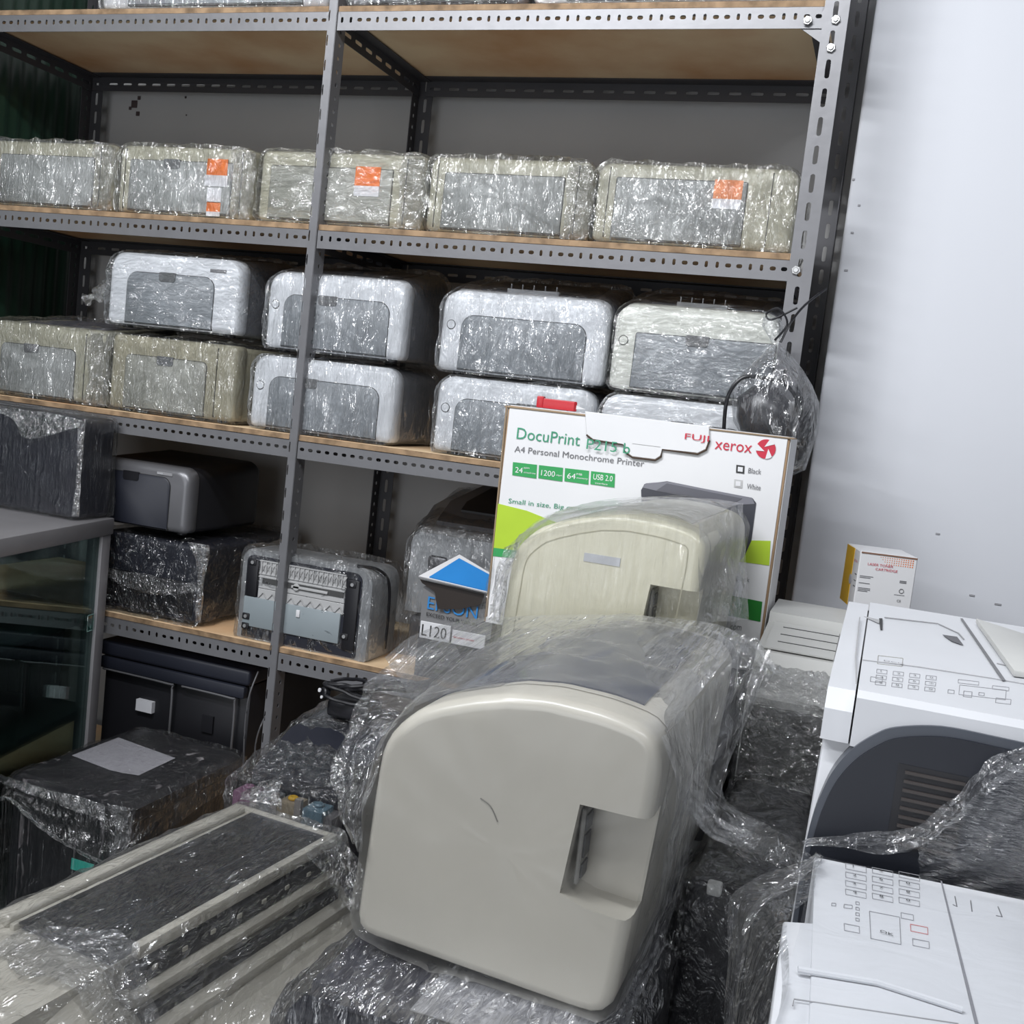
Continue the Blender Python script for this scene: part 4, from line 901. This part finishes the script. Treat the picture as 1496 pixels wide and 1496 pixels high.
# ------------------------------------------------------------------ bagged white printer, lower right
t = thing('bagged_printer', 'white flat-topped printer with keypad in a clear bag, lower right corner', 'printer', (1.40, -1.15, -.3995))
o2 = Vector(t.location)
def NL(px, py, up=.0, Z=-.160): p = aZ(px, py, Z); return p-o2+Vector((0, 0, up))
top = [NL(1190, 1250), NL(1500, 1316), NL(1760, 1375), NL(1900, 1600), NL(1440, 1560), NL(1180, 1520), NL(1188, 1342)]
b = nb(); prism(b, top, (0, 0, -.235), bev=.003); mk('body', b, WHITE, t)
b = nb(); prism(b, [NL(1145, 1340, -.002), NL(1190, 1343, -.002), NL(1215, 1600, -.002), NL(1110, 1600, -.002)], (0, 0, -.225), bev=.003); mk('side_cover', b, WHITE, t)
def NP(px, py, up=0): return NL(px, py, up+.0002)
b = nb(); prism(b, [NP(1374, 1288, 0), NP(1376, 1288, 0), NP(1430, 1500, 0), NP(1425, 1500, 0)], (0, 0, .0005)); mk('groove', b, mat('groove_grey2', (.22, .22, .24), .6), t)
b = nb(); tube(b, [NP(1165, 1421, .002), NP(1280, 1440, .002), NP(1405, 1480, .002)], .0022, 8); mk('ridge', b, WHITE, t)
line(t, [(1158, 1470), (1160, 1460), (1400, 1496)], .0005, MATS['grey_seam2'], 'groove', NP)
for i in range(3):
    for j in range(4): key(t, 1235+i*39, 1262+i*6+j*12.5, 30, 8, NP, .2, .05, ['159', '260', '378', '480'][j][i])
key(t, 1270, 1332, 44, 40, NP, .2, .05, 'OK'); key(t, 1233, 1350, 22, 10, NP, .2, .05)
key(t, 1330, 1351, 25, 10, NP, .2, .05, m_=mat('key_red', (.55, .15, .15), .5)); key(t, 1333, 1372, 24, 10, NP, .2, .05); key(t, 1316, 1334, 18, 8, NP, .2, .05)
for i in range(4): key(t, 1250, 1318+i*8, 5, 4, NP, .2, .05)
key(t, 1215, 1320, 6, 4, NP); key(t, 1233, 1322, 12, 5, NP)
line(t, [(1395, 1310), (1398, 1325), (1392, 1322)], .0004, INKGREY, 'mark', NP); line(t, [(1418, 1316), (1420, 1332)], .0004, INKGREY, 'mark', NP); line(t, [(1458, 1325), (1464, 1340), (1455, 1338)], .0004, INKGREY, 'mark', NP)
def NB(pts): return [aZ(x, y, Z)-o2 for x, y, Z in pts]
b = sheet(NB([(1192, 1246, -.155), (1110, 1280, -.17), (1058, 1310, -.18), (1056, 1400, -.22), (1060, 1500, -.26)]), NB([(1200, 1248, -.157), (1192, 1300, -.157), (1150, 1340, -.157), (1148, 1400, -.157), (1135, 1500, -.157)]), 60, 22, .006, 21, freq=14); mk('clear_bag', b, W_BAG, t, 60)
b = sheet(NB([(1192, 1248, -.155), (1300, 1272, -.155), (1400, 1294, -.155), (1500, 1314, -.155)]), NB([(1130, 1510, -.152), (1240, 1520, -.152), (1400, 1530, -.152), (1540, 1540, -.152)]), 60, 40, .0022, 22, freq=12); mk('clear_bag', b, W_SM, t, 60)
b = sheet(NB([(1192, 1244, -.150), (1140, 1285, -.16), (1110, 1310, -.165), (1080, 1360, -.18)]), NB([(1200, 1262, -.150), (1150, 1300, -.155), (1115, 1325, -.165), (1084, 1366, -.18)]), 40, 6, .003, 23, freq=40); mk('bag_fold', b, W_LO, t, 60)

# ------------------------------------------------------------------ black wrapped printer at lower left
t = thing('wrapped_printer', 'black film-wrapped printer with a pale sheet on top, lower left', 'printer', (-.151, -.43, -.9315))
def tp(x0, x1, y0, y1, z, c): return [(x0+c, y0, z), (x1-c, y0, z), (x1, y0+c, z), (x1, y1-c, z), (x1-c, y1, z), (x0+c, y1, z), (x0, y1-c, z), (x0, y0+c, z)]
b = nb(); loft(b, [tp(-.140, .140, .0, .37, .002, .012), tp(-.140, .140, .0, .37, .245, .012), tp(-.146, .146, -.004, .375, .252, .016), tp(-.146, .146, -.004, .375, .275, .016), tp(-.135, .135, .006, .365, .284, .02)]); mk('body', b, BLACK, t)
b = nb(); lo_ = Vector((-.151, -.43, -.9315))
sh = [aZ(105, 1104, -.646)-lo_, aZ(173, 1078, -.646)-lo_, aZ(256, 1108, -.646)-lo_, aZ(203, 1133, -.646)-lo_, aZ(178, 1129, -.646)-lo_, aZ(160, 1125, -.646)-lo_]
prism(b, sh, (0, 0, .001)); mk('paper_sheet', b, mat('pale_mauve_paper', (.42, .41, .44), .6), t)
mk('teal_sticker', B(.020, .072, -.0022, .0, .133, .155, bev=.0005, seg=1), TEAL, t)
mk('plastic_wrap', wrap(rr(-.146, .146, .002, .284, .02, .02, .01, .01), -.003, .374, .003, .005, 71, n=120, m=26, freq=11, capn=14), wrapmat('film_black_streaks', (5, 5, .12), 11, .0, .8, .04, .9, .16, .008, (.86, .80, .82), lo=.22), t, 60)
b = sheet([(-.165, .0, .275), (-.10, -.015, .285), (-.03, -.016, .285), (.05, -.016, .288), (.135, -.014, .285), (.160, .03, .285), (.160, .16, .288), (.158, .36, .285)],
          [(-.175, -.01, .215), (-.12, -.022, .245), (-.05, -.024, .215), (.05, -.024, .185), (.132, -.020, .170), (.170, .01, .205), (.168, .15, .225), (.160, .36, .24)], 90, 16, .006, 31, freq=18); mk('film_skirt', b, W_DK, t, 60)
b = sheet([(-.175, -.012, .222), (-.12, -.024, .252), (-.05, -.026, .222), (.05, -.026, .192), (.132, -.022, .177)], [(-.175, -.010, .212), (-.12, -.022, .242), (-.05, -.024, .212), (.05, -.024, .182), (.132, -.020, .167)], 90, 4, .003, 32, freq=40); mk('film_hem', b, W_LO, t, 60)
b = sheet([(.10, -.018, .288), (.128, -.022, .25), (.128, -.022, .21), (.12, -.022, .17)], [(.150, -.008, .288), (.158, -.006, .25), (.152, -.010, .21), (.14, -.014, .165)], 50, 10, .006, 33, freq=40); mk('film_fold', b, W_LO, t, 60)
b = sheet([(-.165, -.0, .28), (-.10, -.014, .283), (.0, -.016, .285), (.10, -.018, .287)], [(-.17, -.006, .262), (-.10, -.018, .268), (.0, -.02, .262), (.11, -.022, .255)], 70, 5, .005, 34, freq=44); mk('film_fold', b, W_LO, t, 60)

# ------------------------------------------------------------------ ink tank printer in film
t = thing('ink_tank_printer', 'black ink tank printer in film with coloured ink tanks in front', 'printer', (.34, -.45, TZ+.001))
b = nb(); sd = [(.0, .0), (.0, .150), (.02, .160), (.12, .195), (.30, .205), (.31, .0)]
loft(b, [[(x, y, z) for y, z in sd] for x in (-.085, -.080, .095, .100)]); mk('body', b, NAVY, t)
mk('white_slip', B(-.01, .05, .20, .25, .2005, .2025), PAPER, t)
tk = mk('tank_case', B(-.092, .100, -.045, -.002, .002, .118, bev=.004), mat('smoky_grey', (.16, .155, .16), .3, coat=.4), t)
for x, c in ((-.070, (.24, .11, .19)), (-.028, (.20, .21, .22)), (.016, (.38, .32, .23)), (.065, (.15, .24, .30))):
    mm = mat('ink_%d' % int(1000*(x+1)), c, .3)
    k = mk('ink_tank', B(x-.019, x+.019, -.052, -.010, .040 if x > 0 else .07, .128, bev=.003), mm, t)
    b = nb(); cyl(b, (x, -.030, .128), (0, 0, 1), .009, .006, 14, bev=.002); mk('tank_cap', b, {.016: YELLOW}.get(x, mm), k)
for x in (-.047, -.008, .038): mk('tape_strip', B(x-.006, x+.006, -.0535, -.045, .0, .140), mat('cloudy_tape', (.42, .39, .37), .4), t)
mk('plastic_wrap', wrap([(-.095, .002), (.103, .002), (.103, .148), (-.095, .148)], -.052, .30, .004, .006, 81, n=90, m=26, freq=15, bulge=lambda q, k: Vector((q.x, q.y, q.z+(.055*min(1, k*1.3) if q.z > .1 else 0)))), wrapmat('film_ink_printer', (1.5, 1.2, .5), 16, .03, .3, .16, 1, .16, .022), t, 60)

# black power adapter and cable heap
t = thing('power_adapter', 'black adapter and coiled cable heap on the ink tank printer', 'adapter', (.335, -.25, -.4495))
mk('adapter_block', B(-.045, .045, -.02, .04, .0, .034, bev=.008, seg=3), BLACK, t)
mk('rating_label', B(-.046, -.0445, -.012, .012, .010, .026), mat('mint_label', (.35, .55, .48), .5), t)
b = nb(); random.seed(5); cp = []
for i in range(46):
    a = i*.62; r_ = .028+.010*math.sin(i*1.3); cp.append((-.010+r_*math.cos(a)*1.2, -.010+r_*math.sin(a)*.9, .040+.012*math.sin(i*.5)+i*.0006))
tube(b, spline(cp, 4), .0036, 7); mk('coiled_cable', b, BLACK, t)
b = nb(); tube(b, spline([(.02, .0, .062), (.05, .03, .068), (.08, .08, .058), (.11, .13, .06)], 6), .011, 10); mk('cable_sleeve', b, BLACK, t)
b = nb(); cyl(b, (-.043, -.02, .045), (-.5, -1, .2), .010, .014, 16, bev=.002); pl = mk('plug', b, BLACK, t)
b = nb(); cyl(b, (-.052, -.036, .052), (-.5, -1, .2), .004, .002, 10); mk('plug_face', b, LABELW, pl)
b = nb(); cyl(b, (-.046, -.037, .040), (-.5, -1, .2), .003, .002, 10); mk('plug_face', b, LABELW, pl)

# ------------------------------------------------------------------ dot matrix printer, lower left corner
t = thing('dot_matrix_printer', 'long beige dot matrix printer in film with smoked lid, lower left corner', 'printer', (.4125, -.84, TZ+.001), math.radians(-5.1))
L0, L1 = -.40, .222
prf2 = [(-.105, 0), (-.105, .135), (-.092, .150), (-.085, .145), (.075, .145), (.078, .10), (.105, .08), (.118, .060), (.150, .045), (.160, .03), (.200, 0)]
b = nb(); loft(b, [[(x, y, z) for x, z in prf2] for y in (L0, L0+.004, L1-.004, L1)]); mk('body', b, PUTTY, t)
mk('rear_rail', B(-.104, -.080, -.23, L1, .140, .160, bev=.005, seg=3), PUTTY, t)
mk('rear_rail', B(-.078, -.070, -.23, L1, .140, .153, bev=.002), PUTTY, t)
mk('front_rail', B(.074, .088, -.19, L1, .142, .160, bev=.003), PUTTY, t)
mk('inner_bay', B(-.068, .073, -.22, L1-.012, .100, .1465), mat('dark_bay', (.030, .032, .045), .5), t)
mk('smoked_lid', B(-.068, .073, -.225, L1-.01, .1535, .1555), glassmat('smoked_lid', (.42, .44, .50), .05, .08), t)
mk('divider', B(-.066, .02, -.075, -.060, .1465, .153), mat('bay_beige', (.22, .21, .19), .5), t)
b = nb(); tube(b, [(.02, -.2, .150), (.02, L1-.03, .150)], .004, 10); mk('print_bar', b, GUN, t)
mk('end_rail', B(-.10, .085, L1-.010, L1+.002, .140, .159, bev=.004), PUTTY, t)
# front: dark slots with small tabs and the lower ledge with tick marks
mk('slot_band', B(.076, .090, -.20, L1-.02, .112, .136), mat('slot_dark', (.05, .05, .055), .6), t)
for i in range(7): mk('paper_tab', B(.088, .092, -.17+i*.052, -.161+i*.052, .122, .128, bev=.001), PUTTY, t)
mk('middle_bar', B(.078, .104, -.21, L1-.01, .096, .110, bev=.004), PUTTY, t)
mk('slot_band', B(.095, .110, -.20, L1-.02, .068, .086), MATS['slot_dark'], t)
mk('lower_bar', B(.10, .130, -.25, L1, .052, .070, bev=.006), PUTTY, t)
b = nb(); loft(b, [[(.112, y, .050), (.165, y, .046), (.205, y, .030), (.215, y, .0), (.112, y, .0)] for y in (L0+.04, L1+.002)]); lg = mk('paper_ledge', b, PUTTY, t)
b = nb()
for i in range(44): box(b, .126, .138, -.24+i*.0095, -.2385+i*.0095, .0485, .0500)
mk('tick_marks', b, mat('tick_grey', (.20, .19, .17), .6), lg)  # tick marks in a dull grey
# near end housing and knob
b = nb(); loft(b, [[(-.108, y, .0), (-.108, y, z), (.07, y, z+.004), (.150, y, z*.45), (.155, y, .0)] for y, z in ((L0-.002, .085), (L0+.06, .120), (-.235, .145))]); mk('end_cover', b, PUTTY, t)
b = nb(); cyl(b, (.005, L0+.02, .098), (.25, -1, .35), .030, .045, 28, bev=.004); mk('feed_knob', b, PUTTY, t)
mk('plastic_wrap', wrap([(-.108, .002), (.215, .002), (.21, .03), (.17, .05), (.092, .160), (-.095, .162), (-.108, .15)], L0, L1, .003, .005, 91, n=120, m=44, freq=12), wrapmat('film_matrix_printer', (1.6, .5, 1.0), 13, .05, .34, .12, .9, .16, .016), t, 60)
b = sheet([(.086, L1-.005, .168), (.12, L1-.0, .14), (.17, L1, .08), (.19, L1, .01)], [(.094, L1-.09, .165), (.125, L1-.07, .12), (.17, L1-.06, .07), (.19, L1-.06, .01)], 50, 16, .005, 41, freq=24); mk('film_fold', b, W_LO, t, 60)
b = sheet([(-.04, -.215, .166), (.02, -.21, .172), (.08, -.195, .172), (.12, -.20, .12), (.16, -.21, .07)], [(-.06, -.27, .150), (.0, -.29, .150), (.07, -.28, .152), (.13, -.27, .10), (.17, -.26, .06)], 60, 18, .008, 42, freq=40); mk('film_bunch', b, W_LO, t, 60)
b = sheet([(-.10, L1+.008, .163), (-.06, L1+.008, .168), (-.02, L1+.008, .166)], [(-.12, L1+.03, .160), (-.09, L1+.045, .185), (-.06, L1+.05, .195)], 30, 8, .006, 43, freq=40); mk('film_end', b, W_LO, t, 60)
